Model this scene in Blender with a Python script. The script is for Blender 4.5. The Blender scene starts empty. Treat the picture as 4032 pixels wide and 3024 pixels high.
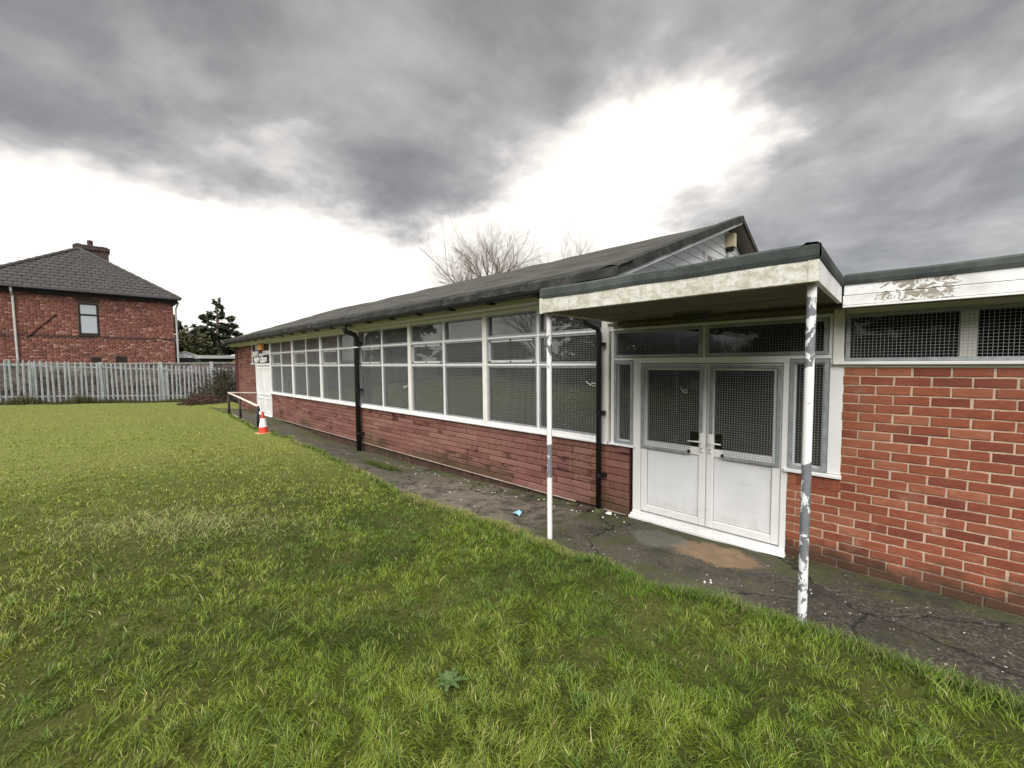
import bpy, math, random
import numpy as np
from mathutils import Matrix, Vector
random.seed(7); rng = np.random.default_rng(7)
SC = bpy.context.scene; C = SC.collection
R = math.radians

# ------------------------------------------------------------------ camera
# world axes: X runs along the hall's long front, Y goes into the building, Z up
D = 4.76                                   # distance from the camera to the hall front
cam_d = bpy.data.cameras.new("camera"); cam = bpy.data.objects.new("camera", cam_d); C.objects.link(cam)
cr = Vector((0.72384, 0.68992, -0.00854)); cu = Vector((-0.03066, 0.04452, 0.99854)); cf = Vector((-0.68929, 0.72252, -0.05338))
cam.matrix_world = Matrix(((cr[0], cu[0], -cf[0], 0.0), (cr[1], cu[1], -cf[1], 0.0), (cr[2], cu[2], -cf[2], 1.94), (0, 0, 0, 1)))
cam_d.sensor_width = 36.0; cam_d.lens = 36.0 * 1596.0 / 4032.0
cam_d.clip_start = 0.05; cam_d.clip_end = 2000.0
SC.camera = cam

# ------------------------------------------------------------------ sky, sun, exposure
EXPO = 2.25
SC.view_settings.view_transform = 'Standard'; SC.view_settings.look = 'None'
SC.view_settings.gamma = 1.0; SC.view_settings.exposure = EXPO
try: SC.view_settings.use_curve_mapping = False
except Exception: pass
SUN_DIR = Vector((0.30, -0.50, 0.82)).normalized()      # soft sun added behind the viewer to brighten fronts and house wall
sun_d = bpy.data.lights.new("sun", 'SUN'); sun_d.energy = 1.5; sun_d.angle = R(70); sun_d.color = (1.0, 0.97, 0.93)
sun = bpy.data.objects.new("sun", sun_d); C.objects.link(sun)
sun.rotation_euler = SUN_DIR.to_track_quat('Z', 'Y').to_euler()

class NT:
    """small helper round a node tree"""
    def __init__(s, nt): s.nt = nt; s.n = nt.nodes; s.l = nt.links
    def new(s, t, **kw):
        nd = s.n.new(t)
        for k, v in kw.items(): setattr(nd, k, v)
        return nd
    def put(s, sock, v):
        if isinstance(v, bpy.types.NodeSocket): s.l.new(v, sock)
        elif isinstance(v, (tuple, list)):
            v = tuple(v)
            if len(sock.default_value) == 4 and len(v) == 3: v = v + (1.0,)
            sock.default_value = v
        else: sock.default_value = v
    def math(s, op, a, b=0.0, c=None, clamp=False):
        nd = s.new('ShaderNodeMath', operation=op); nd.use_clamp = clamp
        s.put(nd.inputs[0], a); s.put(nd.inputs[1], b)
        if c is not None: s.put(nd.inputs[2], c)
        return nd.outputs[0]
    def sm(s, v, a, b, lo=0.0, hi=1.0):
        nd = s.new('ShaderNodeMapRange', interpolation_type='SMOOTHSTEP')
        s.put(nd.inputs['Value'], v); nd.inputs['From Min'].default_value = a; nd.inputs['From Max'].default_value = b
        nd.inputs['To Min'].default_value = lo; nd.inputs['To Max'].default_value = hi
        return nd.outputs['Result']
    def mix(s, f, a, b, blend='MIX'):
        nd = s.new('ShaderNodeMixRGB', blend_type=blend)
        s.put(nd.inputs[0], f); s.put(nd.inputs[1], a); s.put(nd.inputs[2], b)
        return nd.outputs[0]
    def noise(s, vec, scale, detail=4.0, rough=0.55, dist=0.0):
        nd = s.new('ShaderNodeTexNoise'); s.put(nd.inputs['Vector'], vec)
        nd.inputs['Scale'].default_value = scale; nd.inputs['Detail'].default_value = detail
        nd.inputs['Roughness'].default_value = rough; nd.inputs['Distortion'].default_value = dist
        return nd.outputs['Fac']
    def voro(s, vec, scale, feature='F1', out='Distance', rand=1.0):
        nd = s.new('ShaderNodeTexVoronoi', feature=feature); s.put(nd.inputs['Vector'], vec)
        nd.inputs['Scale'].default_value = scale; nd.inputs['Randomness'].default_value = rand
        return nd.outputs[out]
    def scalev(s, vec, sc, off=(0, 0, 0)):
        nd = s.new('ShaderNodeMapping'); s.put(nd.inputs['Vector'], vec)
        nd.inputs['Scale'].default_value = sc; nd.inputs['Location'].default_value = off
        return nd.outputs[0]
    def ramp(s, f, stops):
        nd = s.new('ShaderNodeValToRGB'); s.put(nd.inputs[0], f); el = nd.color_ramp.elements
        while len(el) < len(stops): el.new(0.5)
        for e, (p, c) in zip(el, stops):
            e.position = p; e.color = (c[0], c[1], c[2], 1.0) if isinstance(c, tuple) else (c, c, c, 1.0)
        return nd.outputs[0]

world = bpy.data.worlds.new("World"); SC.world = world; world.use_nodes = True
w = NT(world.node_tree); w.n.clear()
STR = 0.1
sky = w.new('ShaderNodeTexSky', sky_type='NISHITA'); sky.sun_disc = False
sky.sun_elevation = math.asin(SUN_DIR.z); sky.sun_rotation = math.atan2(SUN_DIR.x, SUN_DIR.y)
tc = w.new('ShaderNodeTexCoord'); sep = w.new('ShaderNodeSeparateXYZ'); w.l.new(tc.outputs['Generated'], sep.inputs[0])
dx, dy, dz = sep.outputs
zc = w.math('ADD', w.math('MAXIMUM', dz, 0.0), 0.22)
cmb = w.new('ShaderNodeCombineXYZ'); w.put(cmb.inputs[0], w.math('DIVIDE', dx, zc)); w.put(cmb.inputs[1], w.math('DIVIDE', dy, zc))
uv = cmb.outputs[0]
wv_ = w.new('ShaderNodeTexNoise'); w.put(wv_.inputs['Vector'], uv); wv_.inputs['Scale'].default_value = 1.6; wv_.inputs['Detail'].default_value = 5.0; wv_.inputs['Roughness'].default_value = 0.6
wsub = w.new('ShaderNodeVectorMath', operation='SUBTRACT'); w.put(wsub.inputs[0], wv_.outputs['Color']); wsub.inputs[1].default_value = (0.5, 0.5, 0.5)
wsc = w.new('ShaderNodeVectorMath', operation='SCALE'); w.put(wsc.inputs[0], wsub.outputs[0]); wsc.inputs['Scale'].default_value = 0.62
wdir = w.new('ShaderNodeVectorMath', operation='ADD'); w.put(wdir.inputs[0], tc.outputs['Generated']); w.put(wdir.inputs[1], wsc.outputs[0])
def lobe(c, r1, amp):
    nd = w.new('ShaderNodeVectorMath', operation='DISTANCE'); w.put(nd.inputs[0], wdir.outputs[0]); w.put(nd.inputs[1], tuple(Vector(c).normalized()))
    return w.math('MULTIPLY', w.sm(nd.outputs['Value'], r1, 0.0), amp)
nA = w.noise(w.scalev(uv, (1.0, 1.0, 1.0), (3.1, 1.7, 0)), 1.12, 8.0, 0.55, 0.3)
nB = w.noise(w.scalev(uv, (1.0, 1.0, 1.0), (7.3, 4.2, 0)), 3.6, 6.0, 0.58, 0.3)
nn = w.math('ADD', w.math('MULTIPLY', nA, 0.75), w.math('MULTIPLY', nB, 0.25))
ncent = w.math('SUBTRACT', nn, 0.5)
# thin bright cloud low in the west, behind the house, and the break above the gable
wz = w.new('ShaderNodeSeparateXYZ'); w.put(wz.inputs[0], wdir.outputs[0])
low = w.math('MULTIPLY', w.sm(w.math('ADD', w.math('MULTIPLY', dz, 0.62), w.math('MULTIPLY', wz.outputs[2], 0.38)), 0.375, 0.245), w.sm(dx, -0.30, -0.64))
brk = lobe((-0.40, 0.79, 0.48), 0.28, 0.75)
for c_, r_, a_ in (((-0.34, 0.85, 0.40), 0.25, 0.7), ((-0.58, 0.75, 0.31), 0.30, 0.9), ((0.17, 0.87, 0.48), 0.30, 0.42), ((0.0, 0.97, 0.20), 0.36, 0.32), ((-0.86, 0.05, 0.52), 0.16, 0.25), ((-0.80, 0.26, 0.36), 0.16, 0.5)):
    brk = w.math('ADD', brk, lobe(c_, r_, a_))
thin = w.math('ADD', w.math('MULTIPLY', low, 1.05), w.math('MULTIPLY', brk, 0.70))
thick = w.math('SUBTRACT', w.math('ADD', 0.70, w.math('MULTIPLY', ncent, 2.3)), thin, clamp=True)
g = 1.0 / (STR * 2 ** EXPO)
cl = w.ramp(thick, [(0.0, (1.12, 1.11, 1.09)), (0.20, (0.83, 0.82, 0.82)), (0.48, (0.48, 0.48, 0.50)), (0.76, (0.30, 0.30, 0.315)), (1.0, (0.20, 0.20, 0.208))])
cl = w.mix(1.0, cl, (g * 1.045, g * 1.005, g * 0.935), 'MULTIPLY')
veil = w.mix(0.965, sky.outputs[0], cl)
bg = w.new('ShaderNodeBackground'); w.put(bg.inputs[0], veil); bg.inputs[1].default_value = STR
wo = w.new('ShaderNodeOutputWorld'); w.l.new(bg.outputs[0], wo.inputs[0])

# ------------------------------------------------------------------ materials
MATS = {}
def material(name, build):
    if name in MATS: return MATS[name]
    m = bpy.data.materials.new(name); m.use_nodes = True
    t = NT(m.node_tree); b = t.n['Principled BSDF']
    geo = t.new('ShaderNodeNewGeometry'); t.pos = geo.outputs['Position']; t.nrm = geo.outputs['Normal']
    oi = t.new('ShaderNodeObjectInfo'); t.rand = oi.outputs['Random']
    t.b = b
    b.inputs['Specular IOR Level'].default_value = 0.3
    def out(col=None, rough=None, bump=None, bs=0.3, bd=0.01, metal=None, spec=None):
        if col is not None: t.put(b.inputs['Base Color'], col)
        if rough is not None: t.put(b.inputs['Roughness'], rough)
        if metal is not None: t.put(b.inputs['Metallic'], metal)
        if spec is not None: t.put(b.inputs['Specular IOR Level'], spec)
        if bump is not None:
            bn = t.new('ShaderNodeBump'); bn.inputs['Strength'].default_value = bs; bn.inputs['Distance'].default_value = bd
            t.put(bn.inputs['Height'], bump); t.l.new(bn.outputs[0], b.inputs['Normal'])
    t.out = out
    build(t); MATS[name] = m
    return m
def worn(name, col, rough=0.6, var=0.25, scale=3.0, dirt=None, dirt_amt=0.3, dirt_scale=6.0, bumps=0.15, spec=0.3, metal=0.0, fine=60.0):
    """plain colour with mottling, optional dirt blotches and fine relief"""
    def build(t):
        n = t.noise(t.pos, scale, 5.0, 0.6)
        c = t.mix(t.sm(n, 0.3, 0.7), tuple(x * (1 - var) for x in col), tuple(min(1, x * (1 + var * 0.6)) for x in col))
        if dirt:
            d = t.noise(t.pos, dirt_scale, 8.0, 0.68, 0.4)
            c = t.mix(t.math('MULTIPLY', t.sm(d, 0.62 - dirt_amt * 0.3, 0.72 - dirt_amt * 0.15), min(1, dirt_amt * 2)), c, dirt)
        t.out(c, t.sm(n, 0.2, 0.8, rough - 0.08, min(1, rough + 0.08)), t.noise(t.pos, fine, 3.0), bumps, 0.004, metal, spec)
    return material(name, build)

def b_brick(t):
    n = t.noise(t.scalev(t.pos, (14, 14, 55)), 1.0, 5.0, 0.7, 0.4)
    big = t.noise(t.pos, 1.6, 3.0)
    rc = t.ramp(t.rand, [(0.0, (0.170, 0.048, 0.030)), (0.2, (0.255, 0.076, 0.041)), (0.7, (0.305, 0.098, 0.052)), (1.0, (0.36, 0.140, 0.078))])
    c = t.mix(t.sm(n, 0.35, 0.75), t.mix(0.4, rc, (0.07, 0.02, 0.016), 'MIX'), rc)
    salt = t.noise(t.pos, 2.6, 7.0, 0.7)
    c = t.mix(t.math('MULTIPLY', t.sm(salt, 0.56, 0.72), 0.32), c, (0.42, 0.27, 0.19))
    c = t.mix(t.math('MULTIPLY', t.sm(big, 0.45, 0.8), 0.25), c, (0.33, 0.15, 0.10))
    sp = t.new('ShaderNodeSeparateXYZ'); t.put(sp.inputs[0], t.pos)
    damp = t.sm(t.math('ADD', sp.outputs[2], t.math('MULTIPLY', t.math('SUBTRACT', t.noise(t.pos, 5.0, 5.0), 0.5), 0.45)), 0.27, 0.03)   # rising damp and algae
    c = t.mix(t.math('MULTIPLY', damp, 0.85), c, (0.045, 0.034, 0.022))
    t.out(c, 0.85, t.math('ADD', n, t.math('MULTIPLY', t.noise(t.pos, 160, 3.0), 0.6)), 0.55, 0.004, spec=0.2)
BRICK = material("facing_brick", b_brick)
def b_mortar(t):
    n = t.noise(t.pos, 60, 5.0, 0.7)
    c = t.mix(t.sm(n, 0.3, 0.7), (0.38, 0.28, 0.20), (0.58, 0.455, 0.35))
    c = t.mix(t.math('MULTIPLY', t.sm(t.noise(t.pos, 3.0, 6.0, 0.7), 0.5, 0.7), 0.4), c, (0.33, 0.24, 0.17))
    sp = t.new('ShaderNodeSeparateXYZ'); t.put(sp.inputs[0], t.pos)
    damp = t.sm(t.math('ADD', sp.outputs[2], t.math('MULTIPLY', t.math('SUBTRACT', t.noise(t.pos, 5.0, 5.0), 0.5), 0.45)), 0.27, 0.03)
    c = t.mix(t.math('MULTIPLY', damp, 0.8), c, (0.045, 0.04, 0.028))
    t.out(c, 0.95, n, 0.5, 0.003, spec=0.1)
MORTAR = material("sand_mortar", b_mortar)
def b_block(t):
    n = t.noise(t.scalev(t.pos, (9, 9, 22)), 1.0, 6.0, 0.7)
    rc = t.ramp(t.rand, [(0.0, (0.150, 0.063, 0.051)), (0.35, (0.195, 0.088, 0.072)), (0.75, (0.225, 0.106, 0.088)), (1.0, (0.26, 0.130, 0.108))])
    c = t.mix(t.sm(n, 0.3, 0.75), t.mix(0.3, rc, (0.07, 0.02, 0.018)), rc)
    bl = t.noise(t.scalev(t.pos, (3.2, 3.2, 11)), 1.0, 9.0, 0.72, 0.2)                 # patches where the painted skin has come off
    fl = t.math('MULTIPLY', t.sm(bl, 0.51, 0.535), t.math('MULTIPLY', t.sm(t.noise(t.scalev(t.pos, (0.9, 0.9, 2.4)), 1.0, 2.0), 0.44, 0.52), t.sm(t.math('FRACT', t.math('MULTIPLY', t.rand, 7.3)), 0.60, 0.66)))
    c = t.mix(t.math('MULTIPLY', fl, 0.9), c, (0.050, 0.015, 0.013))
    drip = t.noise(t.scalev(t.pos, (26, 26, 2.2)), 1.0, 4.0, 0.6)
    c = t.mix(t.math('MULTIPLY', t.sm(drip, 0.5, 0.72), 0.35), c, (0.24, 0.155, 0.125))
    pale = t.noise(t.pos, 0.9, 4.0)
    c = t.mix(t.math('MULTIPLY', t.sm(pale, 0.45, 0.7), 0.35), c, (0.22, 0.135, 0.10))
    sp = t.new('ShaderNodeSeparateXYZ'); t.put(sp.inputs[0], t.pos)
    k = t.math('ADD', sp.outputs[2], t.math('MULTIPLY', t.math('SUBTRACT', t.noise(t.pos, 3.0, 6.0), 0.5), 0.55))
    alg = t.math('MULTIPLY', t.sm(k, 0.26, 0.02), t.sm(t.noise(t.pos, 0.45, 2.0), 0.42, 0.55))
    c = t.mix(t.math('MULTIPLY', alg, 0.75), c, (0.065, 0.050, 0.026))
    t.out(c, 0.85, t.math('ADD', n, t.math('MULTIPLY', t.noise(t.pos, 120, 3.0), 0.5)), 0.5, 0.004, spec=0.2)
BLOCK = material("painted_walling_block", b_block)
JOINT = worn("dark_block_joint", (0.040, 0.015, 0.013), 0.95, 0.3, 20)
PLINTH = worn("damp_plinth_brick", (0.085, 0.045, 0.034), 0.95, 0.35, 5, (0.03, 0.026, 0.016), 0.7, 9)
WHITE = worn("white_plastic", (0.74, 0.74, 0.73), 0.35, 0.05, 2.0, (0.50, 0.48, 0.40), 0.16, 5.0, 0.04, 0.4)
CREAM = worn("cream_painted_timber", (0.70, 0.69, 0.64), 0.55, 0.08, 3.0, (0.46, 0.44, 0.36), 0.22, 7.0, 0.12)
GALV = worn("galvanised_steel", (0.33, 0.35, 0.36), 0.5, 0.22, 14.0, (0.20, 0.21, 0.21), 0.25, 20.0, 0.08, 0.5, 0.35)
WIRE = worn("galvanised_wire", (0.30, 0.31, 0.31), 0.6, 0.1, 20.0, spec=0.3)
BLACK = worn("black_gutter_plastic", (0.012, 0.012, 0.013), 0.45, 0.2, 4.0, spec=0.4)
GASK = worn("grey_rubber_gasket", (0.12, 0.12, 0.12), 0.8)
MATT = worn("matt_black_plastic", (0.010, 0.010, 0.010), 0.95, 0.2, 4.0, spec=0.05)
IRON = worn("black_painted_iron", (0.014, 0.014, 0.014), 0.5, 0.3, 9.0, (0.06, 0.03, 0.02), 0.2, 14.0)
def b_panel(t):
    n = t.noise(t.pos, 2.0, 5.0, 0.6); g_ = t.noise(t.pos, 9.0, 8.0, 0.7, 0.5)
    c = t.mix(t.sm(n, 0.3, 0.7), (0.67, 0.68, 0.69), (0.74, 0.75, 0.76))
    sp = t.new('ShaderNodeSeparateXYZ'); t.put(sp.inputs[0], t.pos)
    k = t.math('ADD', g_, t.math('MULTIPLY', t.sm(sp.outputs[2], 0.40, 0.12), 0.16))        # splashed dirt and algae at the foot of the door
    c = t.mix(t.math('MULTIPLY', t.sm(k, 0.58, 0.80), 0.4), c, (0.46, 0.44, 0.34))
    c = t.mix(t.math('MULTIPLY', t.sm(t.noise(t.scalev(t.pos, (3, 3, 30)), 1.0, 4.0), 0.62, 0.72), 0.18), c, (0.4, 0.4, 0.4))
    t.out(c, t.sm(n, 0.2, 0.8, 0.3, 0.5), g_, 0.05, 0.003, spec=0.4)
PANEL = material("white_door_panel", b_panel)
DARKWOOD = worn("shade_darkened_soffit_paint", (0.135, 0.125, 0.085), 0.8, 0.3, 3.0, (0.10, 0.09, 0.055), 0.55, 4.0)  # soffit paint darkened so the canopy underside reads in shade
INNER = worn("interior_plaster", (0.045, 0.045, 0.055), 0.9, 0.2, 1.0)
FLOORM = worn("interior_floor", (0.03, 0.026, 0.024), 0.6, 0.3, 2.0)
CONC = worn("grey_concrete", (0.25, 0.25, 0.24), 0.9, 0.3, 7.0, (0.13, 0.13, 0.11), 0.4, 9.0, 0.4)
def b_felt(t):
    n = t.noise(t.pos, 220, 2.0); m = t.noise(t.pos, 2.5, 6.0, 0.65)
    c = t.mix(t.sm(m, 0.35, 0.7), (0.040, 0.046, 0.044), (0.084, 0.094, 0.088))
    c = t.mix(t.math('MULTIPLY', t.sm(t.noise(t.pos, 9, 6.0, 0.7), 0.52, 0.7), 0.45), c, (0.085, 0.10, 0.075))
    t.out(c, 0.95, n, 0.5, 0.003, spec=0.15)
FELT = material("green_mineral_felt", b_felt)
def b_roof(t):
    m = t.noise(t.scalev(t.pos, (0.5, 1.6, 1.6)), 2.0, 7.0, 0.65); n = t.noise(t.pos, 150, 2.0)
    c = t.mix(t.sm(m, 0.3, 0.7), (0.036, 0.035, 0.032), (0.082, 0.079, 0.071))
    c = t.mix(t.math('MULTIPLY', t.sm(t.noise(t.pos, 0.7, 5.0), 0.5, 0.7), 0.4), c, (0.078, 0.080, 0.058))
    t.out(c, 0.95, t.math('ADD', n, t.math('MULTIPLY', m, 2.0)), 0.4, 0.006, spec=0.15)
ROOFM = material("weathered_roof_felt", b_roof)
EAVEF = worn("charcoal_edge_felt", (0.034, 0.035, 0.033), 0.95, 0.35, 3.0, (0.06, 0.06, 0.048), 0.4, 6.0, 0.5, 0.15, fine=180.0)
def b_fascia(t):
    sp = t.new('ShaderNodeSeparateXYZ'); t.put(sp.inputs[0], t.pos)
    n = t.noise(t.scalev(t.pos, (10, 10, 13)), 1.0, 9.0, 0.7, 0.6)
    f = t.noise(t.pos, 30, 6.0, 0.75)
    c = t.mix(t.sm(n, 0.36, 0.66), (0.66, 0.65, 0.60), (0.40, 0.38, 0.30))
    c = t.mix(t.math('MULTIPLY', t.sm(f, 0.5, 0.64), 0.55), c, (0.27, 0.25, 0.18))
    t.out(c, 0.65, f, 0.2, 0.003)
FASCIA = material("grimy_white_fascia", b_fascia)
def b_fascia2(t):
    sp = t.new('ShaderNodeSeparateXYZ'); t.put(sp.inputs[0], t.pos)
    n = t.noise(t.scalev(t.pos, (13, 13, 17)), 1.0, 10.0, 0.7, 0.9)
    c = t.mix(t.sm(t.noise(t.pos, 4, 5.0), 0.4, 0.75), (0.74, 0.75, 0.75), (0.55, 0.55, 0.53))
    msk = t.math('MULTIPLY', t.sm(sp.outputs[0], -0.32, 0.02), t.sm(sp.outputs[0], 0.36, 0.22))      # one stretch where the paint has peeled
    k = t.math('ADD', n, t.math('MULTIPLY', msk, 0.20))
    c = t.mix(t.math('MULTIPLY', t.sm(k, 0.66, 0.69), 0.9), c, (0.23, 0.20, 0.145))
    t.out(c, 0.5, n, 0.2, 0.003)
FASCIA2 = material("peeling_white_fascia", b_fascia2)
def post_paint(name, zstops):
    def b_post(t):
        n = t.noise(t.scalev(t.pos, (14, 14, 9)), 1.0, 8.0, 0.65, 0.6)
        sp = t.new('ShaderNodeSeparateXYZ'); t.put(sp.inputs[0], t.pos)
        wear = t.ramp(t.math('DIVIDE', sp.outputs[2], 2.5), [(z_ / 2.5, v_) for z_, v_ in zstops])       # how much paint has flaked off along the height
        bare = t.sm(t.math('ADD', n, t.math('MULTIPLY', t.math('SUBTRACT', wear, 0.5), 0.5)), 0.545, 0.555)
        c = t.mix(bare, (0.74, 0.74, 0.74), t.mix(t.noise(t.pos, 30, 4.0), (0.10, 0.11, 0.12), (0.22, 0.23, 0.25)))
        t.out(c, t.mix(bare, (0.5,) * 3, (0.6,) * 3), t.math('MULTIPLY', bare, -1.0), 0.6, 0.002)
    return material(name, b_post)
POST_R = post_paint("flaking_white_post_paint", [(.2, .78), (.40, .50), (.60, .66), (.80, .76), (1.0, .66), (1.25, .88), (1.30, .05), (1.62, .12), (1.66, .5), (1.75, .1), (1.86, .1), (1.90, .62), (2.33, .72), (2.36, .05)])
POST_L = post_paint("patchy_white_post_paint", [(.2, .18), (.55, .05), (.62, .40), (.80, .55), (.95, .82), (1.10, .85), (1.12, .05), (1.70, .08), (1.78, .40), (2.25, .58), (2.34, .2)])
def b_glass(t):
    fr = t.new('ShaderNodeFresnel'); fr.inputs[0].default_value = 2.8
    tr = t.new('ShaderNodeBsdfTransparent'); tr.inputs[0].default_value = (0.86, 0.89, 0.88, 1)
    gl = t.new('ShaderNodeBsdfGlossy'); gl.inputs['Roughness'].default_value = 0.015
    mx = t.new('ShaderNodeMixShader'); t.l.new(fr.outputs[0], mx.inputs[0]); t.l.new(tr.outputs[0], mx.inputs[1]); t.l.new(gl.outputs[0], mx.inputs[2])
    o = t.n['Material Output']; t.l.new(mx.outputs[0], o.inputs[0])
GLASS = material("window_glass", b_glass)
def b_glass2(t):
    b_glass(t)
    for nd in t.n:
        if nd.bl_idname == 'ShaderNodeFresnel': nd.inputs[0].default_value = 1.62
DGLASS = material("dark_door_glass", b_glass2)
def b_curtain(t):
    t.out(t.mix(t.noise(t.pos, 2.5, 4.0), (0.74, 0.78, 0.78), (0.84, 0.87, 0.87)), 0.9, spec=0.1)
CURTAIN = material("pale_grey_curtain_cloth", b_curtain)

# ------------------------------------------------------------------ mesh helpers
class MB:
    def __init__(s): s.v = []; s.f = []
    def box(s, x0, x1, y0, y1, z0, z1):
        b = len(s.v)
        s.v += [(x0, y0, z0), (x1, y0, z0), (x1, y1, z0), (x0, y1, z0), (x0, y0, z1), (x1, y0, z1), (x1, y1, z1), (x0, y1, z1)]
        s.f += [(b, b + 3, b + 2, b + 1), (b + 4, b + 5, b + 6, b + 7), (b, b + 1, b + 5, b + 4), (b + 1, b + 2, b + 6, b + 5), (b + 2, b + 3, b + 7, b + 6), (b + 3, b, b + 4, b + 7)]
        return s
    def bar(s, x0, x1, y0, y1, z0, z1, e=0.004):
        """box with chamfered front (-Y) edges"""
        b = len(s.v)
        s.v += [(x0, y1, z0), (x1, y1, z0), (x1, y1, z1), (x0, y1, z1), (x0, y0 + e, z0), (x1, y0 + e, z0), (x1, y0 + e, z1), (x0, y0 + e, z1),
                (x0 + e, y0, z0 + e), (x1 - e, y0, z0 + e), (x1 - e, y0, z1 - e), (x0 + e, y0, z1 - e)]
        s.f += [(b, b + 1, b + 2, b + 3)[::-1], (b + 8, b + 9, b + 10, b + 11)]
        for i in range(4):
            j = (i + 1) % 4
            s.f += [(b + i, b + j, b + 4 + j, b + 4 + i), (b + 4 + i, b + 4 + j, b + 8 + j, b + 8 + i)]
        return s
    def poly(s, pts, d):
        """closed prism: polygon pts extruded by vector d"""
        b = len(s.v); n = len(pts)
        s.v += [tuple(p) for p in pts] + [(p[0] + d[0], p[1] + d[1], p[2] + d[2]) for p in pts]
        s.f += [tuple(range(b, b + n)), tuple(range(b + 2 * n - 1, b + n - 1, -1))]
        s.f += [(b + i, b + n + i, b + n + (i + 1) % n, b + (i + 1) % n) for i in range(n)]
        return s
    def quad(s, a, b_, c, d):
        b = len(s.v); s.v += [tuple(a), tuple(b_), tuple(c), tuple(d)]; s.f.append((b, b + 1, b + 2, b + 3)); return s
    def tube(s, pts, rad, n=8, cap=True):
        pts = [Vector(p) for p in pts]; rad = rad if isinstance(rad, (list, tuple)) else [rad] * len(pts)
        b = len(s.v); prev = None
        for i, p in enumerate(pts):
            t = (pts[min(i + 1, len(pts) - 1)] - pts[max(i - 1, 0)])
            t = t.normalized() if t.length > 1e-9 else Vector((0, 0, 1))
            if prev is None: u = t.orthogonal().normalized()
            else:
                u = prev - t * prev.dot(t); u = u.normalized() if u.length > 1e-6 else t.orthogonal().normalized()
            prev = u; q = t.cross(u)
            for k in range(n):
                a = 2 * math.pi * k / n; s.v.append(tuple(p + (u * math.cos(a) + q * math.sin(a)) * rad[i]))
        for i in range(len(pts) - 1):
            for k in range(n):
                s.f.append((b + i * n + k, b + i * n + (k + 1) % n, b + (i + 1) * n + (k + 1) % n, b + (i + 1) * n + k))
        if cap and n > 2:
            s.f.append(tuple(range(b + n - 1, b - 1, -1))); e = b + (len(pts) - 1) * n; s.f.append(tuple(range(e, e + n)))
        return s
    def lathe(s, c, prof, n=20):
        b = len(s.v)
        for r, z in prof:
            for k in range(n):
                a = 2 * math.pi * k / n; s.v.append((c[0] + r * math.cos(a), c[1] + r * math.sin(a), c[2] + z))
        for i in range(len(prof) - 1):
            for k in range(n): s.f.append((b + i * n + k, b + i * n + (k + 1) % n, b + (i + 1) * n + (k + 1) % n, b + (i + 1) * n + k))
        s.f.append(tuple(range(b + n - 1, b - 1, -1))); e = b + (len(prof) - 1) * n; s.f.append(tuple(range(e, e + n)))
        return s
    def mesh(s, name, m, smooth=False):
        me = bpy.data.meshes.new(name); me.from_pydata(s.v, [], s.f); me.materials.append(m)
        if smooth: me.polygons.foreach_set('use_smooth', [True] * len(me.polygons))
        me.update(); return me
def link(name, data, parent=None, loc=None):
    o = bpy.data.objects.new(name, data); C.objects.link(o)
    if loc is not None: o.location = loc
    if parent is not None: o.parent = parent; 
    return o
def part(name, mb, m, parent=None, smooth=False, **kw):
    """mesh given in world coordinates; parent empties all stand at the world origin or are compensated for here"""
    me = mb.mesh(name, m, smooth); o = bpy.data.objects.new(name, me); C.objects.link(o)
    if parent is not None:
        o.parent = parent; o.matrix_parent_inverse = Matrix.Translation(-world_loc(parent))
    for k, v in kw.items(): o[k] = v
    return o
def world_loc(o):
    l = Vector((0, 0, 0))
    while o is not None:
        l += o.location + o.matrix_parent_inverse.translation; o = o.parent
    return l
def inst(name, me, loc, parent, rot=None, scale=None):
    o = bpy.data.objects.new(name, me); C.objects.link(o); o.parent = parent
    o.matrix_parent_inverse = Matrix.Translation(-world_loc(parent)); o.location = loc
    if rot is not None: o.rotation_euler = rot
    if scale is not None: o.scale = scale
    return o
def thing(name, label, cat, loc=(0, 0, 0), group=None):
    o = bpy.data.objects.new(name, None); C.objects.link(o); o.location = loc; o.empty_display_size = 0.2
    o["label"] = label; o["category"] = cat
    if group: o["group"] = group
    return o
def tag(o, label, cat, group=None):
    o["label"] = label; o["category"] = cat
    if group: o["group"] = group
    return o
def np_mesh(name, v, quads, tris, m, col=None, smooth=False):
    """fast mesh from arrays; col = per-vertex rgb"""
    me = bpy.data.meshes.new(name)
    nq, nt_ = len(quads), len(tris)
    me.vertices.add(len(v)); me.vertices.foreach_set('co', np.asarray(v, np.float32).ravel())
    me.loops.add(nq * 4 + nt_ * 3)
    idx = np.concatenate([np.asarray(quads, np.int32).ravel(), np.asarray(tris, np.int32).ravel()]) if nt_ else np.asarray(quads, np.int32).ravel()
    me.loops.foreach_set('vertex_index', idx)
    me.polygons.add(nq + nt_)
    st = np.concatenate([np.arange(nq) * 4, nq * 4 + np.arange(nt_) * 3]).astype(np.int32)
    me.polygons.foreach_set('loop_start', st)
    if smooth: me.polygons.foreach_set('use_smooth', np.ones(nq + nt_, bool))
    me.update(calc_edges=True)
    if col is not None:
        a = me.color_attributes.new('Col', 'FLOAT_COLOR', 'POINT')
        a.data.foreach_set('color', np.concatenate([col, np.ones((len(col), 1))], 1).astype(np.float32).ravel())
    me.materials.append(m); return me

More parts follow.
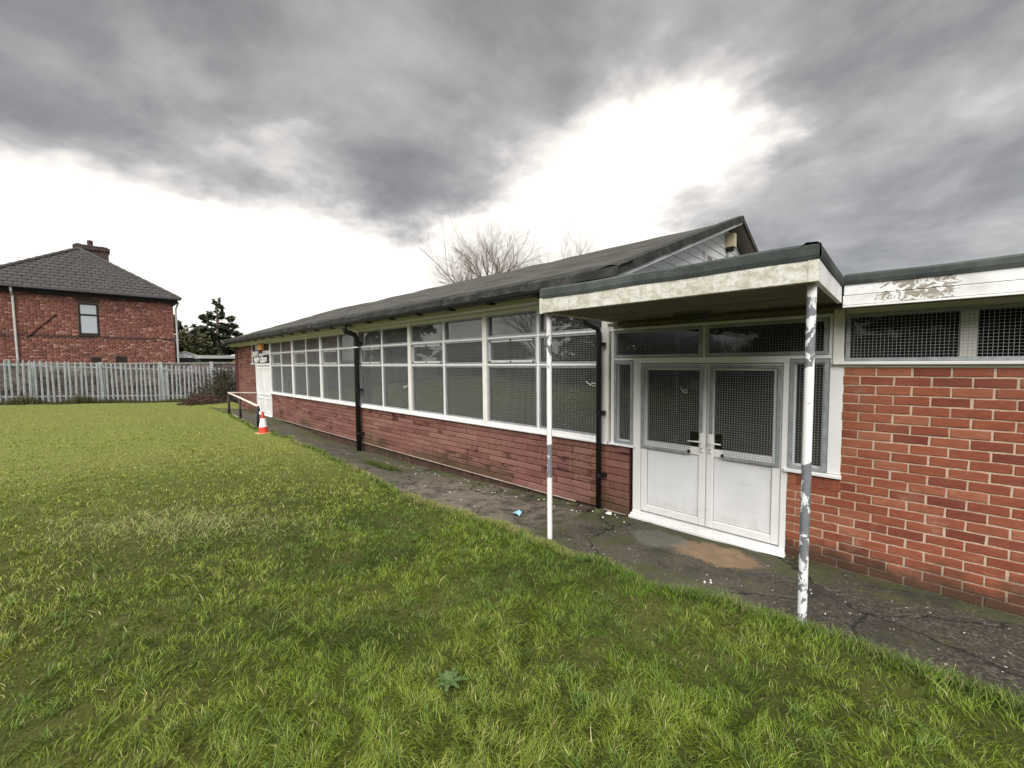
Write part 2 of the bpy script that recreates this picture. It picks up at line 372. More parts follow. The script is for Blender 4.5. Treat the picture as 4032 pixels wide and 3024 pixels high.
# ------------------------------------------------------------------ ground shape
def vnoise(x, y, s, seed):
    g_ = np.random.default_rng(seed).random((256, 256))
    x = np.asarray(x) * s + 1000.3; y = np.asarray(y) * s + 1000.7
    xi = np.floor(x).astype(int); yi = np.floor(y).astype(int); fx = x - xi; fy = y - yi
    fx = fx * fx * (3 - 2 * fx); fy = fy * fy * (3 - 2 * fy)
    a = g_[xi % 256, yi % 256]; b = g_[(xi + 1) % 256, yi % 256]; c = g_[xi % 256, (yi + 1) % 256]; d = g_[(xi + 1) % 256, (yi + 1) % 256]
    return (a * (1 - fx) + b * fx) * (1 - fy) + (c * (1 - fx) + d * fx) * fy
WX = [-30, -22, -19, -17, -15, -12.75, -10, -7.5, -5, -3.2, -2.4, -0.7, 0.2, 3, 12]
WZ = [-.05, -.07, -.06, -.05, -.15, -.25, -.285, -.24, -.175, -.09, -.045, -.03, 0.0, .03, .08]
EX = [-30, -22, -18, -14.5, -12, -9, -6, -4, -2.5, 0, 3, 12]
EZ = [.12, .10, .07, -.03, 0, 0, .02, .08, .155, .195, .22, .25]
YX = [-30, -18.5, -16, -14.5, -12.7, -11.4, -9.6, -7.6, -6, -5.2, -2.5, -1.5, -.8, .5, 3, 12]
YY = [3.65, 3.65, 3.55, 3.50, 3.45, 3.55, 3.44, 3.32, 3.12, 3.06, 3.03, 3.02, 3.03, 3.05, 3.05, 3.0]
def edge_y(x): return np.interp(x, YX, YY) + (vnoise(x, 0 * x, 1.7, 3) - .5) * .16 + (vnoise(x, 0 * x, 6.0, 4) - .5) * .08
def path_z(x, y):
    ye = np.interp(x, YX, YY); zw = np.interp(x, WX, WZ); ze = np.interp(x, EX, EZ)
    k = np.clip((y - ye) / (D - ye), -0.3, 1.2)
    return ze + (zw - ze) * np.clip(k, 0, 1)
def lawn_z(x, y):
    x = np.asarray(x, float); y = np.asarray(y, float)
    ye = np.interp(x, YX, YY); ze = np.interp(x, EX, EZ)
    far = np.clip((-x - 8) / 14, 0, 1)
    zp = .30 + far * (.02 - .045 * np.clip(y, -6, 6))
    t = np.clip((ye - y) / 2.6, 0, 1); t = t * t * (3 - 2 * t)
    z = ze + .025 + (zp - ze - .025) * t
    bump = (vnoise(x, y, .8, 11) - .5) * .05 + (vnoise(x, y, 3.0, 12) - .5) * .025
    return z + bump * np.clip((ye - y) / .6, 0, 1)
def ground_z(x, y):
    return float(lawn_z(x, y)) if y < np.interp(x, YX, YY) else float(path_z(x, y))

def grid_mesh(name, xs, ys, zf, m):
    X_, Y_ = np.meshgrid(xs, ys, indexing='ij'); Z_ = zf(X_, Y_)
    v = np.stack([X_, Y_, Z_], -1).reshape(-1, 3); nx, ny = len(xs), len(ys)
    i, j = np.meshgrid(np.arange(nx - 1), np.arange(ny - 1), indexing='ij'); a = (i * ny + j).ravel()
    return np_mesh(name, v, np.stack([a, a + ny, a + ny + 1, a + 1], 1), np.zeros((0, 3), int), m, smooth=True)
def b_soil(t):
    n = t.noise(t.pos, 1.1, 6.0, 0.65); f = t.noise(t.pos, 26, 6.0, 0.7)
    c = t.mix(t.sm(n, 0.35, 0.65), (0.034, 0.042, 0.010), (0.070, 0.074, 0.020))
    c = t.mix(t.math('MULTIPLY', t.sm(f, 0.5, 0.68), 0.8), c, (0.018, 0.018, 0.008))
    sp = t.new('ShaderNodeSeparateXYZ'); t.put(sp.inputs[0], t.pos)          # the far half of the lawn is drier, with pale thatch showing
    c = t.mix(t.math('MULTIPLY', t.sm(t.math('ADD', sp.outputs[0], t.math('MULTIPLY', n, 3.0)), -3.0, -10.0), 0.8), c, t.mix(t.sm(f, 0.42, 0.62), (0.185, 0.195, 0.055), (0.12, 0.135, 0.036)))
    t.out(c, 0.95, f, 0.8, 0.02, spec=0.1)
SOIL = material("turf_soil", b_soil)
xs = np.concatenate([np.arange(-26.5, -8, .2), np.arange(-8, 6.01, .08)]); ys = np.concatenate([np.arange(-14, -3, .4), np.arange(-3, 4.9, .06)])
def lawn_sheet(x, y):
    z = lawn_z(x, y); e = edge_y(x)
    return np.where((y > e) & (x > -21.5), path_z(x, y) - .06, z)
o = link("lawn", grid_mesh("lawn", xs, ys, lawn_sheet, SOIL)); o["kind"] = "structure"
GND = worn("far_ground", (0.06, 0.07, 0.03), 0.95, 0.4, 0.3)
mb = MB(); mb.quad((-400, -400, -.45), (400, -400, -.45), (400, 400, -.45), (-400, 400, -.45))
o = part("ground", mb, GND); o["kind"] = "structure"
mb = MB(); mb.box(-60, -25.9, -60, 40, -.44, .05); o = part("neighbouring_ground", mb, GND); o["kind"] = "structure"
def b_path(t):
    p = t.pos; sp = t.new('ShaderNodeSeparateXYZ'); t.put(sp.inputs[0], p); x, y, z = sp.outputs
    big = t.noise(p, 0.9, 6.0, 0.65, 0.5); mid = t.noise(p, 6, 7.0, 0.7); fine = t.noise(p, 90, 4.0, 0.75)
    chip = t.voro(p, 85, 'F1', 'Color'); cs = t.new('ShaderNodeSeparateColor'); t.put(cs.inputs[0], chip)
    base = t.mix(t.sm(big, 0.35, 0.65), (0.030, 0.027, 0.018), (0.072, 0.062, 0.043))
    tanx = t.math('MULTIPLY', t.sm(x, -7.0, -5.0), t.sm(x, -2.3, -3.2))
    base = t.mix(t.math('MULTIPLY', tanx, t.sm(t.math('ADD', mid, t.math('MULTIPLY', big, 0.6)), 0.66, 0.86)), base, (0.150, 0.122, 0.096))
    base = t.mix(t.math('MULTIPLY', t.sm(x, -0.9, -0.3), 0.7), base, (0.018, 0.0165, 0.0135))
    grit = t.noise(p, 34, 5.0, 0.8)
    base = t.mix(t.math('MULTIPLY', t.sm(grit, 0.46, 0.66), 0.6), base, (0.135, 0.118, 0.092))
    base = t.mix(t.math('MULTIPLY', t.sm(fine, 0.50, 0.66), 0.45), base, (0.022, 0.017, 0.014))
    base = t.mix(t.math('MULTIPLY', t.sm(cs.outputs[0], 0.80, 0.92), t.sm(mid, 0.35, 0.6)), base, (0.145, 0.128, 0.105))
    base = t.mix(t.sm(cs.outputs[1], 0.997, 0.998), base, (0.55, 0.53, 0.48))
    # moss, thickest beside the walls and round the doorstep
    mossn = t.math('ADD', t.noise(p, 2.2, 7.0, 0.7, 0.6), t.math('MULTIPLY', t.sm(y, 4.0, 4.75), 0.16))
    mossn = t.math('ADD', mossn, t.math('MULTIPLY', t.math('MULTIPLY', t.sm(x, -3.8, -2.8), t.sm(x, -0.6, -1.2)), 0.06))
    base = t.mix(t.math('MULTIPLY', t.sm(mossn, 0.52, 0.70), 0.75), base, (0.056, 0.062, 0.020))
    dark = t.math('MULTIPLY', t.sm(t.noise(p, 1.7, 6.0, 0.65), 0.52, 0.68), 0.7)
    base = t.mix(dark, base, (0.020, 0.018, 0.014))
    # bare tan patch of newer concrete on the doorstep
    def ell(cx_, cy_, rx, ry, soft):
        a = t.math('POWER', t.math('DIVIDE', t.math('SUBTRACT', x, cx_), rx), 2.0); b_ = t.math('POWER', t.math('DIVIDE', t.math('SUBTRACT', y, cy_), ry), 2.0)
        d_ = t.math('ADD', t.math('ADD', a, b_), t.math('MULTIPLY', t.math('SUBTRACT', t.noise(p, 6, 8.0, 0.75), 0.5), 2.6))
        return t.sm(d_, 1.0, 1.0 - soft)
    tan = ell(-1.28, 4.22, 0.42, 0.36, 0.35)
    tc_ = t.mix(t.sm(mid, 0.35, 0.7), (0.20, 0.130, 0.075), (0.30, 0.205, 0.125))
    tc_ = t.mix(t.math('MULTIPLY', t.sm(fine, 0.54, 0.64), 0.5), tc_, (0.12, 0.075, 0.045))
    base = t.mix(t.math('MULTIPLY', tan, 0.92), base, tc_)
    gp = ell(-1.80, 4.18, 0.30, 0.34, 0.5); base = t.mix(t.math('MULTIPLY', gp, 0.55), base, (0.15, 0.15, 0.125))
    # cracks
    wv = t.scalev(p, (1, 1, 0)); cw = t.new('ShaderNodeVectorMath', operation='ADD'); t.put(cw.inputs[0], wv)
    nd = t.new('ShaderNodeTexNoise'); t.put(nd.inputs['Vector'], p); nd.inputs['Scale'].default_value = 5; nd.inputs['Detail'].default_value = 6
    sc_ = t.new('ShaderNodeVectorMath', operation='SCALE'); t.put(sc_.inputs[0], nd.outputs['Color']); sc_.inputs['Scale'].default_value = 0.35; t.l.new(sc_.outputs[0], cw.inputs[1])
    cr_ = t.voro(cw.outputs[0], 0.75, 'DISTANCE_TO_EDGE')
    crack = t.math('MULTIPLY', t.sm(cr_, 0.012, 0.003), t.sm(t.noise(p, 0.8, 3.0), 0.40, 0.5))
    base = t.mix(t.math('MULTIPLY', crack, 0.85), base, (0.008, 0.007, 0.006))
    h = t.math('SUBTRACT', t.math('ADD', t.math('MULTIPLY', fine, 0.9), t.math('MULTIPLY', mid, 0.8)), t.math('MULTIPLY', crack, 2.0))
    t.out(base, t.sm(mid, 0.3, 0.7, 0.72, 0.92), h, 0.9, 0.012, spec=0.35)
PATHM = material("worn_mossy_concrete", b_path)
xs = np.concatenate([np.arange(-23, -6, .15), np.arange(-6, 9.01, .05)]); ys = np.arange(2.7, 4.95, .05)
def path_sheet(x, y):
    z = path_z(x, y) + (vnoise(x, y, 2.2, 21) - .5) * .03 + (vnoise(x, y, 9, 22) - .5) * .012
    return np.where(y < edge_y(x) - .12, z - .12, z)
path = link("path", grid_mesh("path", xs, ys, path_sheet, PATHM)); path["kind"] = "structure"
KERB = worn("concrete_edging", (0.26, 0.25, 0.22), 0.9, 0.3, 6.0, (0.10, 0.10, 0.07), 0.4, 8.0, 0.4)
for a, b_ in (((-18.4, 3.72), (-17.1, 3.64)), ((-17.08, 3.64), (-15.8, 3.56)), ((-15.78, 3.56), (-14.6, 3.50))):
    mb = MB(); za, zb = .085, .02
    mb.poly([(a[0], a[1], -.2), (b_[0], b_[1], -.2), (b_[0], b_[1], np.interp(b_[0], [-18.4, -14.6], [za, zb])), (a[0], a[1], np.interp(a[0], [-18.4, -14.6], [za, zb]))], (.004, .06, 0))
    part("kerb", mb, KERB, path)

# ------------------------------------------------------------------ hall
hall = thing("hall_building", "long low hall with grey felt roof, white-framed windows and red walling blocks", "building", (-12.3, D, -.1))
XL, XR, YB = -22.2, -2.75, 14.6
# shell and interior
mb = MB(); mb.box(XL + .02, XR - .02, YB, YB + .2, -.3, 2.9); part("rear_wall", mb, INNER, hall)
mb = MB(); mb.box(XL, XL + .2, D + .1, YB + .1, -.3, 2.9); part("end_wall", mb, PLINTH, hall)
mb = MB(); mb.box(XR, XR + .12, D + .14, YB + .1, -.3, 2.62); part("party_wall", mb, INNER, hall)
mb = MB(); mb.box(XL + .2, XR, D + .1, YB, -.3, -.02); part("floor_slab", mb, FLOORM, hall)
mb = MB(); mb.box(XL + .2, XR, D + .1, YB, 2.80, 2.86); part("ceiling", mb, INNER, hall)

def block_mesh(name, L, H_, dep, m, jit=.0015, e=.004, seg=4, jx=None):
    """one masonry piece, front at y=0 facing -Y, lower left front corner at the origin"""
    ring = [(L * i / seg, 0.0) for i in range(seg)] + [(L, 0.0)] + [(L, H_)] + [(L * (seg - i) / seg, H_) for i in range(1, seg)] + [(0, H_)]
    n = len(ring); mb = MB()
    for k in range(3):
        for (x, z) in ring:
            j = random.uniform(-jit, jit); q = random.uniform(-jit, jit)
            ins = e if k == 2 else 0
            xx = x + (ins if x < L * .01 else (-ins if x > L * .99 else 0)) + j; zz = z + (ins if z < H_ * .5 else -ins) + q
            mb.v.append((xx, (dep, e, random.uniform(0, jit * .6))[k], zz))
    for k in range(2):
        for i in range(n): mb.f.append((k * n + i, k * n + (i + 1) % n, (k + 1) * n + (i + 1) % n, (k + 1) * n + i))
    half = n // 2
    for i in range(seg): mb.f.append((2 * n + i, 2 * n + i + 1, 2 * n + n - 2 - i, 2 * n + n - 1 - i))
    return mb.mesh(name, m)

ZB, ZT, CH = -.05, .832, .098
front = MB(); front.box(-17.0, -2.46, D + .018, D + .09, ZB - .02, .86); wall_f = part("front_wall", front, JOINT, hall)
fr2 = MB(); fr2.box(-21.72, -19.42, D + .018, D + .09, ZB - .02, 2.80).box(-19.42, -18.97, D + .018, D + .09, ZB - .02, 1.95); wall_l = part("side_wall", fr2, JOINT, hall)
pl = MB(); pl.box(-17.0, -2.47, D + .035, D + .2, -.6, ZB - .012).box(-21.72, -18.9, D + .035, D + .2, -.6, ZB - .012); part("plinth", pl, PLINTH, hall)
tr = MB(); tr.box(-17.0, -3.3, D - .006, D + .03, ZB - .014, ZB - .002).box(-2.85, -2.47, D - .006, D + .03, ZB - .014, ZB - .002); part("drip_trim", tr, worn("pale_drip_trim", (0.42, 0.33, 0.28), 0.7, 0.2, 8.0), hall)
blocks = []                                   # (x0, z0, length)
for r_ in range(9):
    x = -17.0; off = (.295 if r_ % 2 else 0.0); first = .59 - off if off else .59
    # bond measured from the doorway end
    xs_ = [-2.47]; k = -2.76 if r_ % 2 else -3.05
    while k > -17.0: xs_.append(k); k -= .59
    xs_.append(-17.0)
    for a, b_ in zip(xs_[1:], xs_[:-1]):
        if b_ - a > .04: blocks.append((a, ZB + r_ * CH, b_ - a, wall_f))
for r_ in range(29):
    x1 = -18.97 if ZB + (r_ + 1) * CH < 1.96 else -19.42
    xs_ = [x1]; k = x1 - (.295 if r_ % 2 else .59)
    while k > -21.72: xs_.append(k); k -= .59
    xs_.append(-21.72)
    for a, b_ in zip(xs_[1:], xs_[:-1]):
        if b_ - a > .04: blocks.append((a, ZB + r_ * CH, b_ - a, wall_l))
blocks.sort(key=lambda q: -q[0])
BV = [block_mesh("walling_block", .583, CH - .010, .06, BLOCK, .0030, .006, 4) for _ in range(6)]
for i, (x, z, L, par) in enumerate(blocks[:300]):
    inst("walling_block", BV[i % 6], (x + .0035, D + random.uniform(-.002, .003), z + .005), par, None, ((L - .007) / .583, 1, 1))
rest = MB()
for x, z, L, par in blocks[300:]:
    y0 = D + random.uniform(-.002, .003); rest.bar(x + .004, x + L - .004, y0, y0 + .06, z + .007, z + CH - .007, .006)
part("walling_block", rest, BLOCK, wall_l, kind="stuff")
mb = MB(); mb.box(-22.2, -21.74, D - .01, D + .25, -.35, 2.80); part("corner_pier", mb, worn("dark_red_pier", (0.075, 0.022, 0.02), 0.8, 0.3, 5.0), hall)
# eaves: wall plate, fascia, soffit
mb = MB(); mb.bar(-22.2, -2.76, D - .01, D + .08, 2.735, 2.80); part("head_beam", mb, WHITE, hall)
mb = MB(); mb.bar(-22.35, -2.60, 4.52, 4.56, 2.80, 2.885).box(-22.35, -2.60, 4.565, D + .08, 2.805, 2.82); part("eaves_board", mb, CREAM, hall)
mb = MB(); mb.bar(-22.45, -2.56, 4.42, 4.45, 2.87, 2.99); part("fascia", mb, worn("dark_fascia", (0.05, 0.05, 0.04), 0.7, 0.3, 4.0), hall)
# roof sheets with wrinkled felt
def roof_z(x, y):
    s = (4.95 - 3.05) / (9.7 - 4.4)
    z = np.where(y < 9.7, 3.05 + (y - 4.4) * s, 4.95 - (y - 9.7) * s)
    wr = (vnoise(x, y * .35, 1.1, 31) - .5) * .05 + (vnoise(x * .5, y, 3.0, 32) - .5) * .022 + (vnoise(x, y, .35, 33) - .5) * .05
    return z + wr * np.clip((y - 4.45) / .3, 0, 1) * np.clip((15.0 - y) / .3, 0, 1)
roof = link("roof", grid_mesh("roof", np.arange(-22.8, -2.44, .1), np.concatenate([np.arange(4.4, 9.7, .06), [9.7], np.arange(9.8, 15.01, .2)]), roof_z, ROOFM))
roof.parent = hall; roof.matrix_parent_inverse = Matrix.Translation(-world_loc(hall))
sl = (4.95 - 3.05) / 5.3
soff = MB()
for (ya, za, yb, zb) in ((4.42, 2.985, 9.7, 4.83), (9.7, 4.83, 15.0, 2.985)):
    soff.quad((-22.8, ya, za), (-2.49, ya, za), (-2.49, yb, zb), (-22.8, yb, zb))
part("roof_deck", soff, worn("brown_soffit_board", (0.17, 0.14, 0.115), 0.85, 0.25, 3.0), roof)
x = -22.8                                                      # eaves felt, lapped strip by strip
while x < -2.5:
    L = min(random.uniform(.92, 1.05), -2.46 - x); kk = int((x + 30) * 1.02) % 2; dy = random.uniform(-.006, .004) - .012 * kk; h = random.uniform(-.006, .004) + .010 * kk
    mb = MB(); n = 6
    for i in range(n):
        xa = x + (L + .03) * i / n; xb = x + (L + .03) * (i + 1) / n; s0, s1 = random.uniform(-.004, .004), random.uniform(-.004, .004)
        prof = [(4.78, 3.05 + .38 * sl + .004), (4.77, 3.05 + .37 * sl + .02), (4.46, 3.090 + h), (4.395 + dy, 3.052 + h), (4.385 + dy, 2.945 + h), (4.40 + dy, 2.944 + h)]
        for (p, q) in zip(prof[:-1], prof[1:]):
            mb.quad((xa, p[0], p[1]), (xb, p[0], p[1]), (xb, q[0], q[1]), (xa, q[0], q[1]))
    part("eaves_felt", mb, EAVEF, roof); x += L
for k in range(11):                                            # verge felt up the gable, lapped
    t0, t1 = k / 11 * 5.3, (k + 1) / 11 * 5.3 + .03; o_ = random.uniform(-.008, .008); mb = MB()
    f_ = lambda t, up: (4.4 + t, 3.05 + t * sl + up)
    for (u0, x0), (u1, x1) in (((.012, -2.85), (.05, -2.55)), ((.05, -2.55), (.035, -2.46)), ((.035, -2.46), (-.085 + o_, -2.45)), ((-.085 + o_, -2.45), (-.085 + o_, -2.49))):
        a, b_ = f_(t0, u0), f_(t1, u0); c_, d_ = f_(t1, u1), f_(t0, u1)
        mb.quad((x0 + o_ * .3, *a), (x0 + o_ * .3, *b_), (x1 + o_ * .3, *c_), (x1 + o_ * .3, *d_))
    part("verge_felt", mb, EAVEF, roof)
mb = MB(); mb.poly([(-2.47, 9.7, 4.985), (-2.47, 15.0, 3.085), (-2.47, 15.0, 2.97), (-2.47, 9.7, 4.87)], (-.05, 0, 0)); part("rear_verge", mb, ROOFM, roof)
mb = MB(); mb.poly([(-2.48, 4.45, 2.985), (-2.48, 9.7, 4.868), (-2.48, 9.7, 4.815), (-2.48, 4.45, 2.93)], (-.03, 0, 0)); part("barge_trim", mb, WHITE, roof)
# gable cladding, board by board
gable = MB(); gable.poly([(-2.79, D + .1, 2.6), (-2.79, 14.6, 2.6), (-2.79, 9.7, 4.80)], (-.1, 0, 0)); gw = part("gable_wall", gable, JOINT, hall)
GW = worn("white_gable_boards", (0.84, 0.85, 0.87), 0.45, 0.06, 2.0, (0.5, 0.5, 0.48), 0.12, 5.0, 0.04)
z = 2.9
while z < 4.72:
    z1 = min(z + .158, 4.78); ya = lambda q: 9.7 - (4.80 - q) / sl; yb = lambda q: 9.7 + (4.80 - q) / sl
    mb = MB(); mb.poly([(-2.772, ya(z), z), (-2.772, yb(z), z), (-2.786, yb(z1), z1), (-2.786, ya(z1), z1)], (-.012, 0, 0)); part("board", mb, GW, gw); z += .16
lv = MB(); lv.box(-2.77, -2.73, 8.28, 8.66, 3.45, 4.02); lou = part("vent_louvre", lv, WHITE, hall)
for k in range(5): mb = MB(); mb.box(-2.735, -2.722, 8.33 + k * .06, 8.365 + k * .06, 3.5, 3.97); part("slat", mb, worn("grey_louvre", (0.3, 0.29, 0.28), 0.7), lou)
fl = thing("wall_lamp", "cream boxy security lamp fixed high on the white gable boards", "lamp", (-2.66, 9.66, 4.26))
mb = MB(); mb.box(-2.77, -2.60, 9.56, 9.74, 4.36, 4.64); part("housing", mb, worn("yellowed_plastic", (0.56, 0.50, 0.32), 0.5, 0.12, 5.0), fl)
mb = MB(); mb.poly([(-2.76, 9.575, 4.36), (-2.76, 9.725, 4.36), (-2.76, 9.69, 4.27), (-2.76, 9.61, 4.27)], (.13, 0, 0)); part("sensor", mb, BLACK, fl)
# gutter and brackets
mb = MB(); n = 8
for i in range(n):
    a0, a1 = math.pi * i / n, math.pi * (i + 1) / n
    for rr in (.072, .064):
        p0 = (4.360 - rr * math.cos(a0), 2.925 - rr * math.sin(a0)); p1 = (4.360 - rr * math.cos(a1), 2.925 - rr * math.sin(a1))
        mb.quad((-22.7, *p0), (-2.5, *p0), (-2.5, *p1), (-22.7, *p1))
gut = part("gutter", mb, BLACK, hall)
for i in range(21):
    x = -22.3 + i * .98; mb = MB(); mb.box(x, x + .10, 4.30, 4.43, 2.836, 2.856); part("bracket", mb, MATT, gut)
def swan(x, y0, y1, z0, zj, zb, r, name="downpipe"):
    mb = MB(); mb.tube([(x, y0, z0), (x, y0, z0 - .12), (x, y0 + .02, z0 - .17), (x, y1 - .03, zj + .07), (x, y1, zj), (x, y1, zb)], r, 14)
    p = part(name, mb, BLACK, hall, True)
    for zz in (zj - .16, (zj + zb) * .55, zb + .45):
        c_ = MB(); c_.tube([(x, y1, zz), (x, y1, zz + .05)], r * 1.18, 14); c_.box(x + r * .7, x + r * 1.9, y1 + .01, D - .001, zz, zz + .05); part("pipe_clip", c_, BLACK, p)
    return p
p1 = swan(-9.80, 4.38, 4.66, 2.90, 2.58, -.28, .060)
mb = MB(); mb.tube([(-9.80, 4.66, 2.33), (-9.80, 4.66, 2.36)], .070, 14); part("joint_band", mb, WHITE, p1)
p2 = swan(-2.86, 4.32, 4.66, 2.60, 2.30, -.05, .036)
mb = MB(); mb.lathe((-2.86, 4.655, -.07), [(.09, -.03), (.085, .02), (.06, .045), (.045, .05)], 14); part("pipe_shoe", mb, worn("mossy_collar", (0.07, 0.075, 0.03), 0.95, 0.4, 20), p2)

# windows: six bays of two columns and three rows
posts = [-16.99, -14.63, -12.27, -9.90, -7.53, -5.17, -2.81]
HW = .052
for i, x in enumerate(posts):
    mb = MB(); mb.bar(x - HW, x + HW, D - .03, D + .09, .872, 2.735, .006); part("mullion", mb, CREAM if i > 2 else WHITE, hall)
mb = MB(); mb.bar(-17.06, -2.77, D - .045, D + .10, .838, .872, .006); part("window_sill", mb, WHITE, hall)
mb = MB(); mb.bar(-17.06, -2.77, D - .02, D + .10, .872, .925, .004); part("bottom_rail", mb, WHITE, hall)
def mesh_panel(par, x0, x1, z0, z1, fw=.026, y=D + .005, step=.0254, wr=.0011, cut=None):
    """galvanised flat frame with welded wire across it; cut = (x0, x1, z0, z1) left open"""
    mb = MB()
    for a, b_, c_, d_ in ((x0, x1, z1 - fw, z1), (x0, x1, z0, z0 + fw), (x0, x0 + fw, z0 + fw, z1 - fw), (x1 - fw, x1, z0 + fw, z1 - fw)):
        if cut is None: mb.bar(a, b_, y, y + .006, c_, d_, .001); continue
        if c_ == z0 and d_ == z0 + fw:
            if cut[0] <= x0 + .001: a = cut[1]
            else: b_ = cut[0]
        elif d_ == z1 - fw and (abs(a - cut[0]) < .06 or abs(b_ - cut[1]) < .06): c_ = cut[3]
        mb.bar(a, b_, y, y + .006, c_, d_, .001)
    fr = part("mesh_frame", mb, GALV, par)
    ws = MB(); yy = y + .008
    def seg(xa, xb, za, zb, y_): ws.box(xa, xb, y_, y_ + wr * 1.8, za, zb)
    x = x0 + fw * .5 + step * .5
    while x < x1 - fw * .5:
        za = cut[3] if cut and cut[0] <= x <= cut[1] else z0 + fw * .4
        seg(x - wr, x + wr, za, z1 - fw * .4, yy); x += step
    z = z0 + fw * .5 + step * .5
    while z < z1 - fw * .5:
        a, b_ = x0 + fw * .4, x1 - fw * .4
        if cut and cut[2] <= z <= cut[3]:
            if cut[0] <= x0 + .06: a = cut[1]
            else: b_ = cut[0]
        seg(a, b_, z - wr, z + wr, yy + wr * 1.8); z += step
    w_ = part("wire_mesh", ws, WIRE, par); w_["kind"] = "stuff"
    return fr
def pleats(x0, x1, z0, z1, y, name="curtain"):
    mb = MB(); n = max(8, int((x1 - x0) / .025)); ph = random.uniform(0, 6)
    f_ = lambda x: y + .012 * math.sin(x * 38 + ph + 2 * math.sin(x * 5)) + .008 * math.sin(x * 91)
    for i in range(n):
        xa, xb = x0 + (x1 - x0) * i / n, x0 + (x1 - x0) * (i + 1) / n
        mb.quad((xa, f_(xa), z0), (xb, f_(xb), z0), (xb, f_(xb), z1), (xa, f_(xa), z1))
    return part(name, mb, CURTAIN, hall, True)
ROWS = [(.925, 1.885), (1.915, 2.335), (2.365, 2.735)]
for b_ in range(6):
    xa, xb = posts[b_] + HW, posts[b_ + 1] - HW; xm = (xa + xb) / 2
    fr = MB(); fr.bar(xa, xb, D - .005, D + .07, 1.885, 1.915, .003).bar(xa, xb, D - .005, D + .07, 2.335, 2.365, .003)
    for (z0, z1) in ROWS: fr.bar(xm - .018, xm + .018, D - .004, D + .07, z0, z1, .003)
    win = part("window", fr, WHITE, hall)
    for ci, (x0, x1) in enumerate(((xa, xm - .018), (xm + .018, xb))):
        for ri, (z0, z1) in enumerate(ROWS):
            g_ = MB(); g_.box(x0, x1, D + .050, D + .055, z0, z1); part("pane", g_, GLASS, win)
            if ri == 1 and ci == 0:
                s_ = MB(); e = .045
                s_.bar(x0 + .006, x1 - .006, D + .002, D + .045, z1 - e - .01, z1 - .008, .003).bar(x0 + .006, x1 - .006, D + .002, D + .045, z0 + .008, z0 + e + .018, .003)
                s_.bar(x0 + .006, x0 + e, D + .002, D + .045, z0 + e + .018, z1 - e - .01, .003).bar(x1 - e, x1 - .006, D + .002, D + .045, z0 + e + .018, z1 - e - .01, .003)
                part("vent_sash", s_, WHITE, win)
                for fx in (.06, .5, .94):
                    for zz in (z1 - .035, z0 + .035):
                        q = MB(); xx = x0 + (x1 - x0) * fx; q.box(xx - .012, xx + .012, D - .017, D - .013 + .012, zz - .014, zz + .014); part("mesh_clip", q, BLACK, win)
                mesh_panel(win, x0 + .012, x1 - .012, z0 + .012, z1 - .012, .014, D - .012)
            else: mesh_panel(win, x0 + .004, x1 - .004, z0 + .004, z1 - .004)
    mb = MB(); mb.bar(xa, xb, D - .012, D + .07, 2.735 - .012, 2.735, .002)
    if b_ < 3: pleats(xa - .05, xb + .05, .9, 2.75, D + .105)
    elif b_ == 3: pleats(xa - .05, xb + .05, .9, 1.93, D + .105)
    else:
        pleats(xa - .05, xa + (xb - xa) * (.62 if b_ == 4 else .22), .9, 1.93, D + .105)
        if b_ == 4: pleats(xb - .35, xb + .05, .9, 1.93, D + .115)
# far left door under the sign
ldoor = MB(); ldoor.bar(-18.96, -18.88, D - .01, D + .08, -.06, 1.98).bar(-17.14, -17.045, D - .01, D + .08, -.06, 1.98).bar(-18.88, -17.14, D - .01, D + .08, 1.90, 1.98).bar(-18.96, -17.045, D - .05, D + .06, -.10, -.035)
ldoor.box(-18.88, -17.14, D + .03, D + .07, -.035, 1.90); ld = part("side_door", ldoor, WHITE, hall)
for (x0, x1, z0, z1) in ((-18.80, -18.06, .75, 1.80), (-17.96, -17.22, .75, 1.80), (-18.80, -18.06, .06, .62), (-17.96, -17.22, .06, .62)):
    mb = MB()
    for q in ((x0, x1, z1 - .03, z1), (x0, x1, z0, z0 + .03), (x0, x0 + .03, z0 + .03, z1 - .03), (x1 - .03, x1, z0 + .03, z1 - .03)): mb.bar(q[0], q[1], D + .012, D + .032, q[2], q[3], .003)
    part("door_panel", mb, PANEL, ld)
mb = MB(); mb.box(-19.5, -18.95, D - .04, D + .03, 1.945, 1.985).box(-19.42, -19.36, D - .012, D + .02, 1.985, 2.735); part("sign_surround", mb, WHITE, hall)
mb = MB(); mb.box(-22.4, -17.05, 4.60, D + .02, 2.76, 2.80); part("eaves_soffit", mb, WHITE, hall)

for (x, z, sgn) in ((-3.02, 1.62, 1), (-7.72, 1.42, -1), (-1.78, 1.58, .5)):
    mb = MB(); mb.tube([(x - .10 * sgn, D - .012, z + .05), (x - .02 * sgn, D - .02, z), (x + .05 * sgn, D - .024, z - .012), (x + .06 * sgn, D - .018, z + .025), (x + .01 * sgn, D - .02, z + .03), (x - .03 * sgn, D - .014, z + .01)], .0045, 6); part("cable_tie", mb, WHITE, hall, True)
